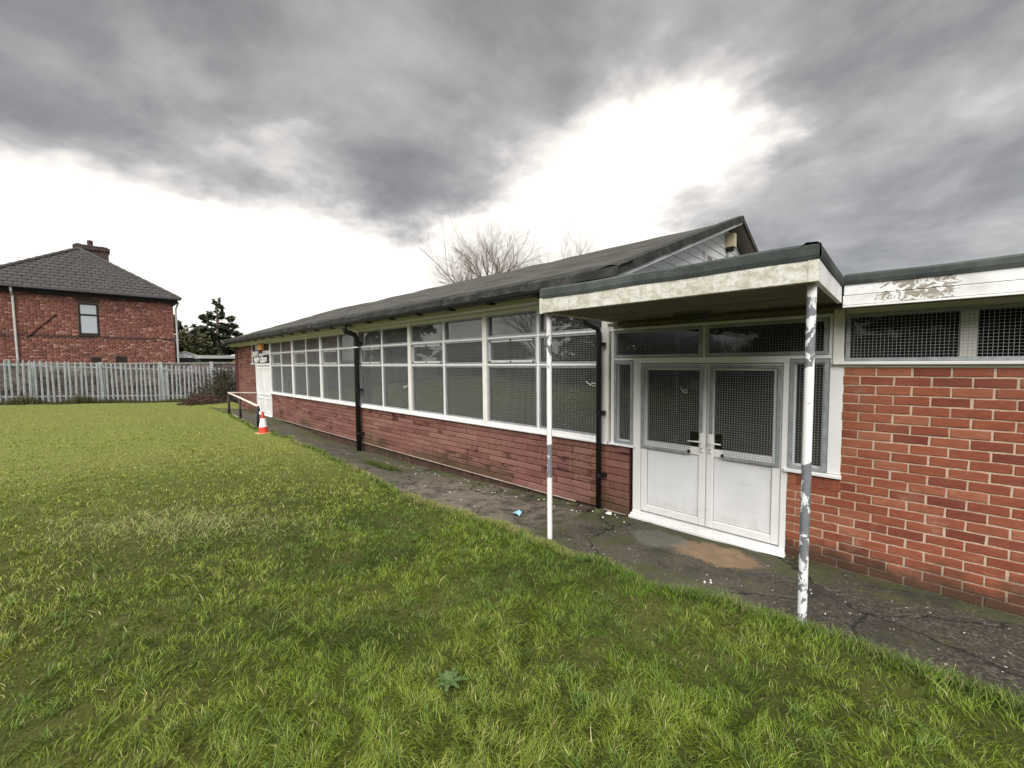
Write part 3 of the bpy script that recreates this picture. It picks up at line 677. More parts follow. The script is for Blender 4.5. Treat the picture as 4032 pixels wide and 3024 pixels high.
# club sign and alarm box
sg = thing("club_sign", "dark board with white raised letters above the white panelled side door", "sign", (-18.2, D, 1.99))
mb = MB(); mb.box(-19.355, -17.05, D + .004, D + .03, 1.985, 2.735); part("backboard", mb, worn("maroon_board", (0.035, 0.018, 0.02), 0.7, 0.3, 5.0), sg)
def text(body, x0, x1, z, h, par):
    cu_ = bpy.data.curves.new("letters", 'FONT'); cu_.body = body; cu_.extrude = .012; cu_.offset = .035; cu_.size = 1.0; cu_.space_character = 0.93
    o = bpy.data.objects.new("letters", cu_); C.objects.link(o); bpy.context.view_layer.update()
    w_, hh = o.dimensions[0], o.dimensions[1]
    me = bpy.data.meshes.new_from_object(o); bpy.data.objects.remove(o)
    me.materials.clear(); me.materials.append(WHITE)
    co = np.empty(len(me.vertices) * 3, np.float32); me.vertices.foreach_get('co', co); co = co.reshape(-1, 3)
    mn, mx = co.min(0), co.max(0); u = (co - mn) / (mx - mn)
    out = np.stack([x0 + u[:, 0] * (x1 - x0), D - .022 + (1 - u[:, 2]) * .024, z + u[:, 1] * h], 1)
    me.vertices.foreach_set('co', out.astype(np.float32).ravel()); me.update()
    oo = bpy.data.objects.new("letters", me); C.objects.link(oo); oo.parent = par; oo.matrix_parent_inverse = Matrix.Translation(-world_loc(par))
text("FRI", -18.80, -18.05, 2.50, .21, sg)
text("DARBY", -19.32, -18.45, 2.25, .22, sg); text("AND", -18.38, -18.03, 2.25, .12, sg); text("JOAN", -17.96, -17.10, 2.25, .22, sg)
text("NEW", -19.08, -18.42, 2.01, .21, sg); text("CLUB", -18.30, -17.42, 2.01, .21, sg)
al = thing("alarm_box", "faded orange alarm box mounted over the club sign lettering", "alarm", (-17.9, 4.66, 2.52))
mb = MB(); mb.bar(-18.09, -17.74, 4.64, 4.758, 2.50, 2.84, .02); part("casing", mb, worn("faded_orange_plastic", (0.62, 0.30, 0.09), 0.5, 0.15, 5.0), al)
mb = MB(); mb.box(-17.98, -17.85, 4.634, 4.645, 2.70, 2.79); part("badge", mb, worn("dim_badge", (0.38, 0.20, 0.07), 0.6), al)

# ------------------------------------------------------------------ entrance block
ent = thing("entrance_block", "flat-roofed orange brick entrance block with white double doors and felt-edged canopy", "building", (0.8, D, 0))
XE = 3.4
mb = MB(); mb.box(-2.6, XE, 10.0, 10.2, -.3, 2.6); part("rear_wall", mb, INNER, ent)
mb = MB(); mb.box(XE - .2, XE, D + .1, 10.0, -.3, 2.6); part("end_wall", mb, BRICK, ent)
mb = MB(); mb.box(-2.6, XE - .2, D + .1, 10.0, -.3, -.02); part("floor_slab", mb, FLOORM, ent)
mb = MB(); mb.box(-2.45, XE + .2, D - .05, 10.3, 2.42, 2.56); part("roof_slab", mb, INNER, ent)
# brick wall
BH, BL, ZTOP = .0815, .2245, 1.868
mw = MB(); mw.box(-.362, XE, D + .007, D + .11, -.3, ZTOP).box(-.772, -.362, D + .007, D + .11, -.3, .835); bw = part("brick_wall", mw, MORTAR, ent)
BRV = [block_mesh("brick", .2125, .0690, .06, BRICK, .0024, .0035, 5) for _ in range(7)]
HAV = [block_mesh("brick", .102, .0715, .06, BRICK, .0020, .0035, 3) for _ in range(4)]
SOL = [block_mesh("brick", .065, .112, .06, BRICK, .0018, .0035, 2) for _ in range(3)]
row = 0; nb = 0; z = ZTOP - BH
while z > -.14:
    xl = -.362 if z + .04 > .715 else -.772
    odd = row % 2
    x = -.362 + (0.0 if not odd else -.112)
    if row == 0: x = -.362
    xs_ = []
    q = -.355 - (.112 if odd else 0)
    while q > xl - .3: q -= BL
    while q < XE - .1:
        a, b_ = max(q, xl), min(q + BL - .010, XE - .21)
        if b_ - a > .03: xs_.append((a, b_ - a))
        q += BL
    for a, L in xs_:
        if a > 2.2 and nb > 285: continue
        me = BRV[random.randrange(7)]; base = .2145 + .0025
        if L < .13: me = HAV[random.randrange(4)]; base = .102
        inst("brick", me, (a + random.uniform(-.002, .002), D + random.uniform(-.0025, .002), z + .011 + random.uniform(-.0015, .0015)), bw, (0, random.uniform(-.006, .006), 0), (L / base, 1, 1)); nb += 1
    row += 1; z -= BH
for k in range(6):
    inst("brick", SOL[k % 3], (-.762 + k * .0685, D - .002, .716), bw)
mb = MB(); mb.bar(-.372, XE, D - .005, D + .05, 1.868, 1.893, .004); part("render_strip", mb, CREAM, ent)
# high window over the brick wall
mb = MB(); mb.bar(-.44, XE, D - .04, D + .08, 1.893, 1.922, .005); part("window_sill", mb, WHITE, ent)
wf = MB()
for q in ((-.36, XE, 2.335, 2.40), (-.36, XE, 1.922, 1.955), (-.36, -.325, 1.955, 2.335), (.345, .437, 1.955, 2.335), (1.15, 1.24, 1.955, 2.335), (1.95, 2.04, 1.955, 2.335), (2.75, 2.84, 1.955, 2.335)): wf.bar(q[0], q[1], D + .035 if q[2] == 1.955 else D + .01, D + .09, q[2], q[3], .004)
win = part("high_window", wf, CREAM, ent)
for x0, x1 in ((-.325, .345), (.437, 1.15), (1.24, 1.95), (2.04, 2.75)): mb = MB(); mb.box(x0, x1, D + .062, D + .067, 1.955, 2.335); part("pane", mb, DGLASS, win)
for x0, x1 in ((-.352, 1.20), (1.205, 2.80)): mesh_panel(win, x0, x1, 1.925, 2.345, .030, D - .004, .0254, .0013)
mb = MB(); mb.bar(-.445, -.365, D - .012, D + .09, 1.922, 2.40, .005); part("corner_post", mb, CREAM, ent)
# door screen
fr = MB()
for q in ((-2.425, -2.322, -.02, 1.912), (-.828, -.772, -.02, 1.912), (-2.425, -.772, 1.912, 1.985)): fr.bar(q[0], q[1], D + .004, D + .09, q[2], q[3], .006)
fr.bar(-2.70, -2.425, D + .004, D + .09, 1.950, 1.985, .004).bar(-.772, -.362, D + .004, D + .09, 1.950, 1.985, .004)
fr.bar(-2.74, -2.695, D + .002, D + .09, .86, 2.36, .004).bar(-.462, -.362, D + .002, D + .09, .872, 1.950, .004).bar(-.475, -.447, D + .003, D + .09, 1.985, 2.36, .004)
fr.bar(-2.76, -.447, D + .0, D + .09, 2.333, 2.365, .004).bar(-1.595, -1.565, D + .004, D + .09, 1.985, 2.333, .004)
fr.bar(-2.76, -2.40, D - .03, D + .08, .842, .870, .004).bar(-.80, -.352, D - .03, D + .08, .836, .868, .004)
scr = part("door_screen", fr, WHITE, ent)
for x0, x1, z0, z1 in ((-2.695, -1.595, 1.985, 2.333), (-1.565, -.475, 1.985, 2.333), (-2.695, -2.425, .87, 1.95), (-.772, -.462, .868, 1.95)):
    mb = MB(); mb.box(x0, x1, D + .06, D + .065, z0, z1); part("pane", mb, DGLASS, scr)
    # inner sash round the glass
    e = .024 if z1 > 2 else .05; s_ = MB()
    for q in ((x0, x1, z1 - e, z1), (x0, x1, z0, z0 + e), (x0, x0 + e, z0 + e, z1 - e), (x1 - e, x1, z0 + e, z1 - e)): s_.bar(q[0], q[1], D + .03, D + .075, q[2], q[3], .003)
    part("sash", s_, WHITE, scr); mesh_panel(scr, x0 + .004, x1 - .004, z0 + .004, z1 - .004, .034, D - .006)
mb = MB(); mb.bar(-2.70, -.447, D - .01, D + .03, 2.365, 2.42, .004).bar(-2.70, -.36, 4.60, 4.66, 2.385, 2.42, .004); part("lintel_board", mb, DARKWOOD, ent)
# step and double doors
mb = MB(); mb.bar(-2.44, -.765, D - .075, D + .1, -.045, -.012, .004).bar(-2.43, -.77, D - .045, D + .1, -.012, .012, .004).bar(-2.42, -.775, D - .018, D + .1, .012, .036, .003); part("threshold", mb, WHITE, ent)
def leaf(x0, x1, hinge_left):
    d_ = MB(); y0, y1 = D + .016, D + .07; sw = .078
    for q in ((x0, x0 + sw, .052, 1.905), (x1 - sw, x1, .052, 1.905), (x0 + sw, x1 - sw, .052, .142), (x0 + sw, x1 - sw, 1.83, 1.905), (x0 + sw, x1 - sw, .862, .952)): d_.bar(q[0], q[1], y0, y1, q[2], q[3], .008)
    dr = part("door", d_, WHITE, ent)
    mb = MB(); mb.box(x0 + sw, x1 - sw, y0 + .02, y0 + .035, .142, .862); part("door_panel", mb, PANEL, dr)
    mb = MB(); gx0, gx1, gy = x0 + sw, x1 - sw, y0 + .0185
    for q in ((gx0, gx1, .142, .146), (gx0, gx1, .858, .862), (gx0, gx0 + .004, .146, .858), (gx1 - .004, gx1, .146, .858)): mb.box(q[0], q[1], gy, y0 + .0205, q[2], q[3])
    part("gasket", mb, GASK, dr)
    mb = MB(); mb.box(x0 + sw, x1 - sw, y0 + .022, y0 + .027, .952, 1.83); part("pane", mb, DGLASS, dr)
    inner, outer = (x1, x0) if hinge_left else (x0, x1)
    cut = (x1 - .165, x1 + .01, .80, 1.125) if hinge_left else (x0 - .01, x0 + .165, .80, 1.125)
    mesh_panel(dr, x0 + .006, x1 - .03 if hinge_left else x1 - .006, .862, 1.892, .034, D - .006, .0254, .0013, (cut[0], cut[1], .80, 1.125)) if hinge_left else mesh_panel(dr, x0 + .03, x1 - .006, .862, 1.892, .034, D - .006, .0254, .0013, (cut[0], cut[1], .80, 1.125))
    s = -1 if hinge_left else 1; xh = (x1 - .042) if hinge_left else (x0 + .042)
    h_ = MB(); h_.bar(xh - .018, xh + .018, D - .004, D + .018, .905, 1.135, .006); pl_ = part("handle_plate", h_, WHITE, dr)
    h_ = MB(); h_.tube([(xh, D + .0, 1.03), (xh, D - .05, 1.03), (xh + s * .02, D - .058, 1.03), (xh + s * .13, D - .058, 1.028)], [.011, .010, .0095, .008], 10); part("lever", h_, WHITE, pl_, True)
    h_ = MB(); h_.lathe((0, 0, 0), [(.008, 0), (.008, .004)], 10); h_.v = [(xh + v[0], D - .0045 - v[2], .945 + v[1]) for v in h_.v]; part("keyhole", h_, BLACK, pl_)
    k_ = MB(); xk = cut[0] - .01 if hinge_left else cut[1] + .01; k_.box(xk - .014, xk + .014, D - .016, D - .006, .885, .915); part("mesh_clip", k_, BLACK, dr)
leaf(-2.320, -1.548, True); leaf(-1.542, -.830, False)
# canopy
CX0, CX1, CY = -2.565, -.368, 3.10
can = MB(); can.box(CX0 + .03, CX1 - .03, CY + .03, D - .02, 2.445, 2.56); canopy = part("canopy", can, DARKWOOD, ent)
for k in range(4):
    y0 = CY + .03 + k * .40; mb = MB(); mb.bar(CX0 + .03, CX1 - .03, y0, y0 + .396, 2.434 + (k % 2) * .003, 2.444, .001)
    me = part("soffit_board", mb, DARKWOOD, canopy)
mb = MB(); mb.bar(CX0, CX1, CY, CY + .03, 2.418, 2.556, .004); part("fascia", mb, FASCIA, canopy)
mb = MB(); mb.bar(CX0 - .006, CX0 + .030, CY - .006, CY - .0005, 2.412, 2.560, .001); part("corner_trim", mb, FASCIA, canopy)
mb = MB(); mb.bar(CX1 - .055, CX1, CY - .004, CY - .0005, 2.42, 2.553, .0005); part("corner_trim", mb, FASCIA, canopy)
mb = MB(); mb.box(CX1 - .03, CX1, CY + .031, 4.44, 2.418, 2.556); part("side_fascia", mb, FASCIA2, canopy)
mb = MB(); mb.box(CX0, CX0 + .03, CY + .031, D - .03, 2.418, 2.556); part("side_fascia", mb, FASCIA, canopy)
def felt_kerb(path_pts, z0, z1, par, name="felt_edge"):
    """upstand of felt with a slightly rounded top following a line"""
    mb = MB()
    for (a, b_) in zip(path_pts[:-1], path_pts[1:]):
        dx_, dy_ = b_[0] - a[0], b_[1] - a[1]; L = math.hypot(dx_, dy_); nx, ny = -dy_ / L, dx_ / L; n = max(2, int(L / .12))
        prof = [(-.004, z0), (-.010, z0 + .03), (-.006, z1 - .018), (.012, z1), (.07, z1 + .004), (.14, z1 - .06)]
        for i in range(n):
            t0, t1 = i / n, (i + 1) / n
            w0, w1 = .004 * math.sin(7 * t0 * L + 1), .004 * math.sin(7 * t1 * L + 1)
            for (p, q) in zip(prof[:-1], prof[1:]):
                P = lambda t, s, z, w_: (a[0] + dx_ * t + nx * (s + w_ * .5), a[1] + dy_ * t + ny * (s + w_ * .5), z + (w_ if z > z0 + .02 else w_ * .3))
                mb.quad(P(t0, p[0], p[1], w0), P(t1, p[0], p[1], w1), P(t1, q[0], q[1], w1), P(t0, q[0], q[1], w0))
    return part(name, mb, FELT, par)
felt_kerb([(CX0, CY), (CX1, CY)], 2.552, 2.656, canopy); felt_kerb([(CX1 + .002, CY - .008), (CX1 + .002, 4.46)], 2.552, 2.654, canopy)
felt_kerb([(CX0, D - .1), (CX0, CY)], 2.552, 2.644, canopy)
mb = MB(); mb.box(CX0 + .02, CX1 - .02, CY + .03, D, 2.56, 2.61); part("roof_felt", mb, FELT, canopy)
# right-hand eaves
rf = MB(); rf.bar(CX1 + .012, XE + .2, 4.452, 4.48, 2.480, 2.570, .003); rfo = part("fascia", rf, FASCIA2, ent)
mb = MB(); mb.bar(CX1 + .008, XE + .2, 4.440, 4.476, 2.396, 2.474, .003); part("lower_board", mb, FASCIA2, rfo)
mb = MB(); mb.bar(CX1 + .008, XE + .2, 4.432, 4.476, 2.376, 2.392, .002); part("bottom_trim", mb, WHITE, rfo)
felt_kerb([(CX1 + .01, 4.446), (XE + .2, 4.446)], 2.564, 2.652, ent)
mb = MB(); mb.box(CX1 + .02, XE + .2, 4.48, D + .08, 2.402, 2.42); part("eaves_soffit", mb, DARKWOOD, ent)
mb = MB(); mb.box(CX1 - .03, XE + .2, 4.5, 10.3, 2.565, 2.60); part("roof_felt", mb, FELT, ent)
# posts
def post(x, y, zb, m):
    mb = MB(); n = 16; zs = [zb - .15 + (2.445 - zb + .15) * i / 14 for i in range(15)]
    mb.tube([(x, y, z_) for z_ in zs], .0265, n); part("post", mb, m, canopy, True)
post(-.414, 3.2, .18, POST_R); post(-2.535, 3.2, .14, POST_L)
# bulkhead lamp
bl_ = thing("bulkhead_lamp", "dark round-cornered bulkhead lamp under the canopy soffit", "lamp", (-1.52, 4.2, 2.38))
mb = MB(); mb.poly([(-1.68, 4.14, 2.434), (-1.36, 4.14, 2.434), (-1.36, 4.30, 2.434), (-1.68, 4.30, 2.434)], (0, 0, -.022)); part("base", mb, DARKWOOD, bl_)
mb = MB(); b0 = [(-1.67, 4.15), (-1.37, 4.15), (-1.37, 4.29), (-1.67, 4.29)]; b1 = [(-1.64, 4.17), (-1.40, 4.17), (-1.40, 4.27), (-1.64, 4.27)]
mb.v = [(p[0], p[1], 2.412) for p in b0] + [(p[0], p[1], 2.345) for p in b1]; mb.f = [(4, 5, 6, 7)] + [(i, (i + 1) % 4, 4 + (i + 1) % 4, 4 + i) for i in range(4)]; part("diffuser", mb, worn("dark_diffuser", (0.035, 0.032, 0.028), 0.4), bl_)  # diffuser in one even near-black tone

# ------------------------------------------------------------------ neighbouring brick house
HX = -31.5
house = thing("brick_house", "red brick house with hipped grey tiled roof behind the metal fence", "house", (HX - 4, 0, 0))
core = MB(); core.box(HX - 9, HX - .012, -3.9, 3.72, 0, 5.72); hw = part("wall", core, worn("house_mortar", (0.19, 0.115, 0.09), 0.95, 0.3, 3.0), house)
def b_hbrick(t):
    at = t.new('ShaderNodeVertexColor', layer_name='Col')
    n = t.noise(t.pos, 1.3, 5.0, 0.65)
    c = t.mix(t.math('MULTIPLY', t.sm(n, 0.50, 0.74), 0.55), t.mix(0.18, at.outputs[0], (0.20, 0.15, 0.14)), (0.060, 0.036, 0.032))
    t.out(c, 0.9, t.noise(t.pos, 30, 3.0), 0.4, 0.01, spec=0.15)
HBR = material("old_house_brick", b_hbrick)
bv, bq, bc = [], [], []
def hbrick(x0, x1, z0, z1, col, side=False):
    b = len(bv); e = .006
    if not side: P = lambda u, z, d_: (HX - .012 + d_, u, z)
    else: P = lambda u, z, d_: (u, 3.72 + d_, z)
    for d_, i in ((0.0, 0.0), (.012, e)):
        bv.extend([P(x0 + i, z0 + i, d_), P(x1 - i, z0 + i, d_), P(x1 - i, z1 - i, d_), P(x0 + i, z1 - i, d_)])
    bq.extend([(b + 4, b + 5, b + 6, b + 7)] + [(b + i, b + (i + 1) % 4, b + 4 + (i + 1) % 4, b + 4 + i) for i in range(4)]); bc.extend([col] * 8)
hr = random.Random(5)
def hcol(z):
    c = hr.choice([(.235, .090, .066), (.20, .070, .052), (.26, .105, .078), (.17, .058, .047), (.23, .083, .060), (.140, .055, .048), (.235, .092, .070), (.21, .078, .060), (.36, .20, .155)])
    k = hr.uniform(1.05, 1.45)
    if 3.34 < z < 3.52 and hr.random() < .8: c = (.06, .03, .028)
    if z > 5.45 and hr.random() < .45: c = (.08, .04, .035)
    return tuple(q * k for q in c)
OPEN = [(-.20, .60, 3.58, 5.32), (.16, .60, 1.7, 2.42), (1.12, 1.62, 1.7, 2.48)]
row = 0; z = 1.7
while z < 5.64:
    for side in (False, True):
        u = (-3.9 if not side else HX - 9) + (.115 if row % 2 else 0)
        while u < (3.71 if not side else HX - .03):
            L = .22 if hr.random() < .72 else .105
            u1 = min(u + L, 3.72 if not side else HX - .014)
            if side or not any(a < u1 and u < b_ and c_ < z + .06 and z < d_ for a, b_, c_, d_ in OPEN): hbrick(u, u1, z, z + .066, hcol(z), side)
            u += L + .011
    z += .077; row += 1
bm = np_mesh("brick", np.array(bv), np.array(bq), np.zeros((0, 3), int), HBR, np.array(bc)); o = link("brick", bm, hw); o.matrix_parent_inverse = Matrix.Translation(-world_loc(hw)); o["kind"] = "stuff"
BROWN = worn("dark_brown_frame", (0.035, 0.020, 0.018), 0.5, 0.2, 5.0)
wn = MB()
for q in ((-.18, -.10, 3.62, 5.28), (.50, .58, 3.62, 5.28), (-.10, .50, 5.20, 5.28), (-.10, .50, 3.62, 3.70), (-.10, .50, 4.62, 4.71)): wn.box(HX - .05, HX + .012, q[0], q[1], q[2], q[3])
hwn = part("window", wn, BROWN, house)
def b_hpane(t):
    t.out((0.46, 0.50, 0.54), 0.15, spec=0.8)
HP = material("pale_house_pane", b_hpane)  # flat pale blue-grey over the whole pane
for z0, z1 in ((4.71, 5.20), (3.70, 4.62)): mb = MB(); mb.box(HX - .011, HX - .003, -.10, .50, z0, z1); part("pane", mb, HP, hwn)
mb = MB(); mb.box(HX - .05, HX + .004, -.24, .64, 5.32, 5.56).box(HX - .05, HX + .03, -.22, .62, 3.54, 3.60); part("lintel", mb, worn("sooty_stone", (0.06, 0.045, 0.04), 0.9), house)
mb = MB(); mb.box(HX - .05, HX + .0, .18, .58, 1.7, 2.40); part("vent_hood", mb, BROWN, house)
mb = MB(); mb.box(HX - .05, HX + .01, 1.14, 1.60, 1.7, 2.46); part("window", mb, BROWN, house)
# roof: four planes with tiles in courses
ez, er = 5.86, 2.95; e0, e1 = -4.1, 4.05; apx = (HX - 3.7, -.02, ez + er)
RT = worn("grey_concrete_tile", (0.064, 0.059, 0.056), 0.9, 0.25, 3.0, (0.05, 0.05, 0.05), 0.4, 5.0, 0.3)
rb = MB(); xe = HX + .3; xb_ = HX - 9.3
rb.v = [(xe, e0, ez), (xe, e1, ez), (xb_, e1, ez), (xb_, e0, ez), apx, (xb_ + 3.7, -.02, ez + er)]
rb.f = [(0, 1, 4), (1, 2, 5, 4), (2, 3, 5), (3, 0, 4, 5), (3, 2, 1, 0)]
hroof = part("roof", rb, RT, house)
tv, tq = [], []
NR = 15
for r_ in range(NR):
    f0, f1 = r_ / NR, min(1, (r_ + 1.12) / NR)
    P = lambda f, y_, up: (xe + (apx[0] - xe) * f + .01 * 0, y_, ez + er * f + up)
    ya, yb = e0 + (apx[1] - e0) * f0, e1 + (apx[1] - e1) * f0
    n = int((yb - ya) / .30); sh_ = .15 * (r_ % 2)
    for k in range(n + 1):
        y0 = min(max(ya, ya + (yb - ya) * k / n - sh_), yb); y1 = min(yb, ya + (yb - ya) * (k + 1) / n - sh_)
        if y1 - y0 < .03: continue
        ymid = (y0 + y1) / 2; b = len(tv)
        lift = .075 + hr.uniform(-.006, .006)
        for f, up in ((f0, lift), (f1, .012)):
            for yy, rl in ((y0 + .008, 0), (y0 + (y1 - y0) * .3, .018), (y0 + (y1 - y0) * .62, .018), (y1 - .008, 0)): tv.append(P(f, yy, up + rl))
        for yy, rl in ((y0 + .008, 0), (y0 + (y1 - y0) * .3, .018), (y0 + (y1 - y0) * .62, .018), (y1 - .008, 0)): tv.append(P(f0, yy, lift + rl - .05))
        tq += [(b + i, b + i + 1, b + 5 + i, b + 4 + i) for i in range(3)] + [(b + 8 + i, b + 9 + i, b + 1 + i, b + i) for i in range(3)]
o = link("tile", np_mesh("tile", np.array(tv), np.array(tq), np.zeros((0, 3), int), RT), hroof); o.matrix_parent_inverse = Matrix.Translation(-world_loc(hroof)); o["kind"] = "stuff"
for a, b_ in (((xe, e1, ez), apx), ((xe, e0, ez), apx), (apx, (xb_ + 3.7, -.02, ez + er)), ((xb_, e1, ez), (xb_ + 3.7, -.02, ez + er))):
    mb = MB(); A, B = Vector(a), Vector(b_); n = 14
    for k in range(n): mb.tube([A.lerp(B, k / n) + Vector((0, 0, .03)), A.lerp(B, (k + .97) / n) + Vector((0, 0, .045))], [.10, .115], 8)
    part("ridge_tile", mb, RT, hroof)
mb = MB(); mb.box(HX + .10, HX + .13, -4.0, 3.95, 5.64, 5.84).box(HX - 9, HX + .13, 3.9, 3.95, 5.64, 5.84).box(HX - 9, HX + .1, -4.0, 3.9, 5.66, 5.68); part("fascia", mb, worn("dark_painted_fascia", (0.038, 0.034, 0.042), 0.6), house)
mb = MB(); mb.tube([(HX + .32, -4.1, 5.84), (HX + .32, 4.06, 5.84)], .055, 8); part("gutter", mb, worn("dark_gutter", (0.04, 0.038, 0.042), 0.5), house)
GP = worn("grey_white_pipe", (0.55, 0.55, 0.54), 0.5, 0.1, 4.0)
mb = MB(); mb.tube([(HX + .3, -2.36, 5.8), (HX + .25, -2.36, 5.62), (HX + .06, -2.34, 5.4), (HX + .06, -2.30, .1)], .045, 8); part("downpipe", mb, GP, house)
mb = MB(); mb.tube([(HX + .1, 3.98, 5.7), (HX - .1, 3.86, 5.3), (HX - .1, 3.86, .1)], .05, 8); part("downpipe", mb, GP, house)
mb = MB(); mb.tube([(HX + .02, -2.0, 3.35), (HX + .02, -.95, 4.62)], .02, 5); part("cable", mb, BROWN, house)
# chimney
SOOT = worn("sooty_chimney_brick", (0.085, 0.060, 0.055), 0.95, 0.3, 4.0, (0.04, 0.03, 0.03), 0.5, 6.0, 0.5)
mb = MB(); cx_, cy_ = HX - 5.6, .55
mb.box(cx_ - .5, cx_ + .5, cy_ - .74, cy_ + .74, 7.4, 9.15).box(cx_ - .56, cx_ + .56, cy_ - .81, cy_ + .81, 9.15, 9.36).box(cx_ - .48, cx_ + .48, cy_ - .72, cy_ + .72, 9.36, 9.43)
ch = part("chimney", mb, SOOT, hroof)
for k, (dy_, h) in enumerate(((-.05, .42), (-.55, .14), (.5, .12))): mb = MB(); mb.lathe((cx_, cy_ + dy_, 9.4), [(.16, 0), (.13, h * .6), (.15, h * .8), (.12, h)], 10); part("chimney_pot", mb, SOOT, hroof)

# ------------------------------------------------------------------ fences
FX = -25.8
top_z = lambda y: float(np.interp(y, [-9, -2.3, 0, 1.6, 3.5, 5, 8], [2.5, 2.24, 2.12, 2.03, 1.91, 1.80, 1.7]))
pf = thing("palisade_fence", "galvanised grey steel palisade fence along the far side of the lawn", "fence", (FX, 0, .2))
PALE = worn("weathered_galvanised_pale", (0.39, 0.42, 0.43), 0.55, 0.15, 6.0, (0.31, 0.32, 0.31), 0.35, 7.0, 0.1, 0.4, 0.15)
def pale_mesh():
    mb = MB(); hh = 1.80; w_ = .036
    prof = [(-w_, 0.0), (-w_ * .45, .022), (0, .010), (w_ * .45, .022), (w_, 0.0)]      # W-section seen from above: (y, x)
    for z_, s in ((0, 1), (hh - .12, 1), (hh - .06, .95), (hh, .25)):
        for y_, x_ in prof: mb.v.append((x_, y_ * s, z_))
    for k in range(3):
        for i in range(4): mb.f.append((k * 5 + i, k * 5 + i + 1, (k + 1) * 5 + i + 1, (k + 1) * 5 + i))
    return mb.mesh("pale", PALE)
PM = pale_mesh(); y = -7.4; k = 0
while y < 5.9:
    inst("pale", PM, (FX + .03, y + random.uniform(-.008, .008), top_z(y) - 1.80 + random.uniform(-.012, .012)), pf, (random.uniform(-.018, .018), random.uniform(-.02, .015), random.uniform(-.12, .12))); y += .1605; k += 1
for h in (.28, 1.55):
    mb = MB()
    for ya, yb in zip(np.arange(-7.5, 6, 2.25)[:-1], np.arange(-7.5, 6, 2.25)[1:]):
        za, zb = top_z(ya) - 1.8 + h, top_z(yb) - 1.8 + h
        mb.poly([(FX - .02, ya, za), (FX - .02, yb, zb), (FX - .02, yb, zb + .05), (FX - .02, ya, za + .05)], (.045, 0, 0))
    part("rail", mb, PALE, pf)
for y in (-7.5, -4.8, -1.62, .50, 2.62, 5.1):
    mb = MB(); zt = top_z(y); mb.box(FX - .08, FX - .02, y - .05, y + .05, zt - 2.0, zt - .1); part("post", mb, PALE, pf)
bf = thing("panel_fence", "weathered brown board fence with concrete posts and pale coping behind the palisade", "fence", (FX - .45, 0, .1))
BX = FX - .45
BRD = [worn("weathered_board_%d" % i, c, 0.9, 0.35, 3.0, (0.05, 0.04, 0.036), 0.5, 4.0, 0.4) for i, c in enumerate(((0.20, 0.165, 0.15), (0.165, 0.13, 0.12), (0.25, 0.215, 0.20)))]
ys_ = [-7.75, -5.7, -3.65, -1.60, .45, 2.50, 4.55, 6.6]
for a, b_ in zip(ys_[:-1], ys_[1:]):
    for r_ in range(4):
        z0 = -.05 + r_ * .515; mb = MB(); dx_ = random.uniform(-.012, .012)
        mb.box(BX - .02 + dx_, BX + .02 + dx_, a + .06, b_ - .06, z0, z0 + .50); part("board", mb, BRD[(r_ + int(a)) % 3], bf)
    mb = MB(); mb.box(BX - .05, BX + .05, a + .05, b_ - .05, 2.01, 2.075); part("coping", mb, worn("pale_coping", (0.33, 0.32, 0.28), 0.9, 0.3, 5.0), bf)
    mb = MB(); mb.box(BX + .018, BX + .05, a + .06, b_ - .06, .47, .50).box(BX + .018, BX + .05, a + .06, b_ - .06, .985, 1.015); part("batten", mb, BRD[2], bf)
for y in ys_:
    mb = MB(); mb.box(BX - .06, BX + .12, y - .065, y + .065, -.1, 2.11); part("post", mb, worn("pale_grey_post", (0.46, 0.48, 0.48), 0.9, 0.2, 6.0, (0.2, 0.2, 0.19), 0.3, 8.0, 0.3), bf)
# garden buildings over the fence
sh = thing("garage", "low dark outbuilding with pale grey flat roof edge beyond the fences", "outbuilding", (-33, 8.2, 0))
mb = MB(); mb.box(-35.5, -30.5, 4.75, 10.5, 0, 2.30); part("wall", mb, worn("dark_outbuilding_wall", (0.045, 0.045, 0.048), 0.8), sh)
mb = MB(); mb.box(-35.7, -30.3, 4.7, 10.7, 2.33, 2.52); part("roof", mb, worn("pale_roof_edge", (0.42, 0.42, 0.40), 0.7, 0.12, 3.0), sh)
mb = MB(); mb.box(-30.5, -30.44, 6.4, 7.1, 1.9, 2.25); part("timber_trim", mb, worn("raw_timber", (0.40, 0.27, 0.13), 0.8), sh)
cv = thing("conservatory", "small white translucent pitched conservatory roof beside the brick house", "conservatory", (-33.5, 4.7, 0))
mb = MB(); mb.poly([(-32.4, 3.95, 2.40), (-32.4, 5.15, 2.40), (-32.4, 4.30, 2.74), (-32.4, 4.02, 2.68)], (-2.2, 0, 0)); part("roof", mb, worn("translucent_sheet", (0.72, 0.75, 0.78), 0.4), cv)
mb = MB(); mb.box(-34.5, -32.45, 3.95, 5.2, 0, 2.40); part("wall", mb, worn("dark_slate_wall", (0.03, 0.032, 0.036), 0.7), cv)
mb = MB(); mb.tube([(-32.38, 3.92, 2.42), (-32.38, 4.0, 2.71), (-32.38, 4.32, 2.78), (-32.38, 5.2, 2.42)], .04, 5).tube([(-32.38, 3.94, .2), (-32.38, 3.94, 2.42)], .04, 5); part("frame", mb, GP, cv)

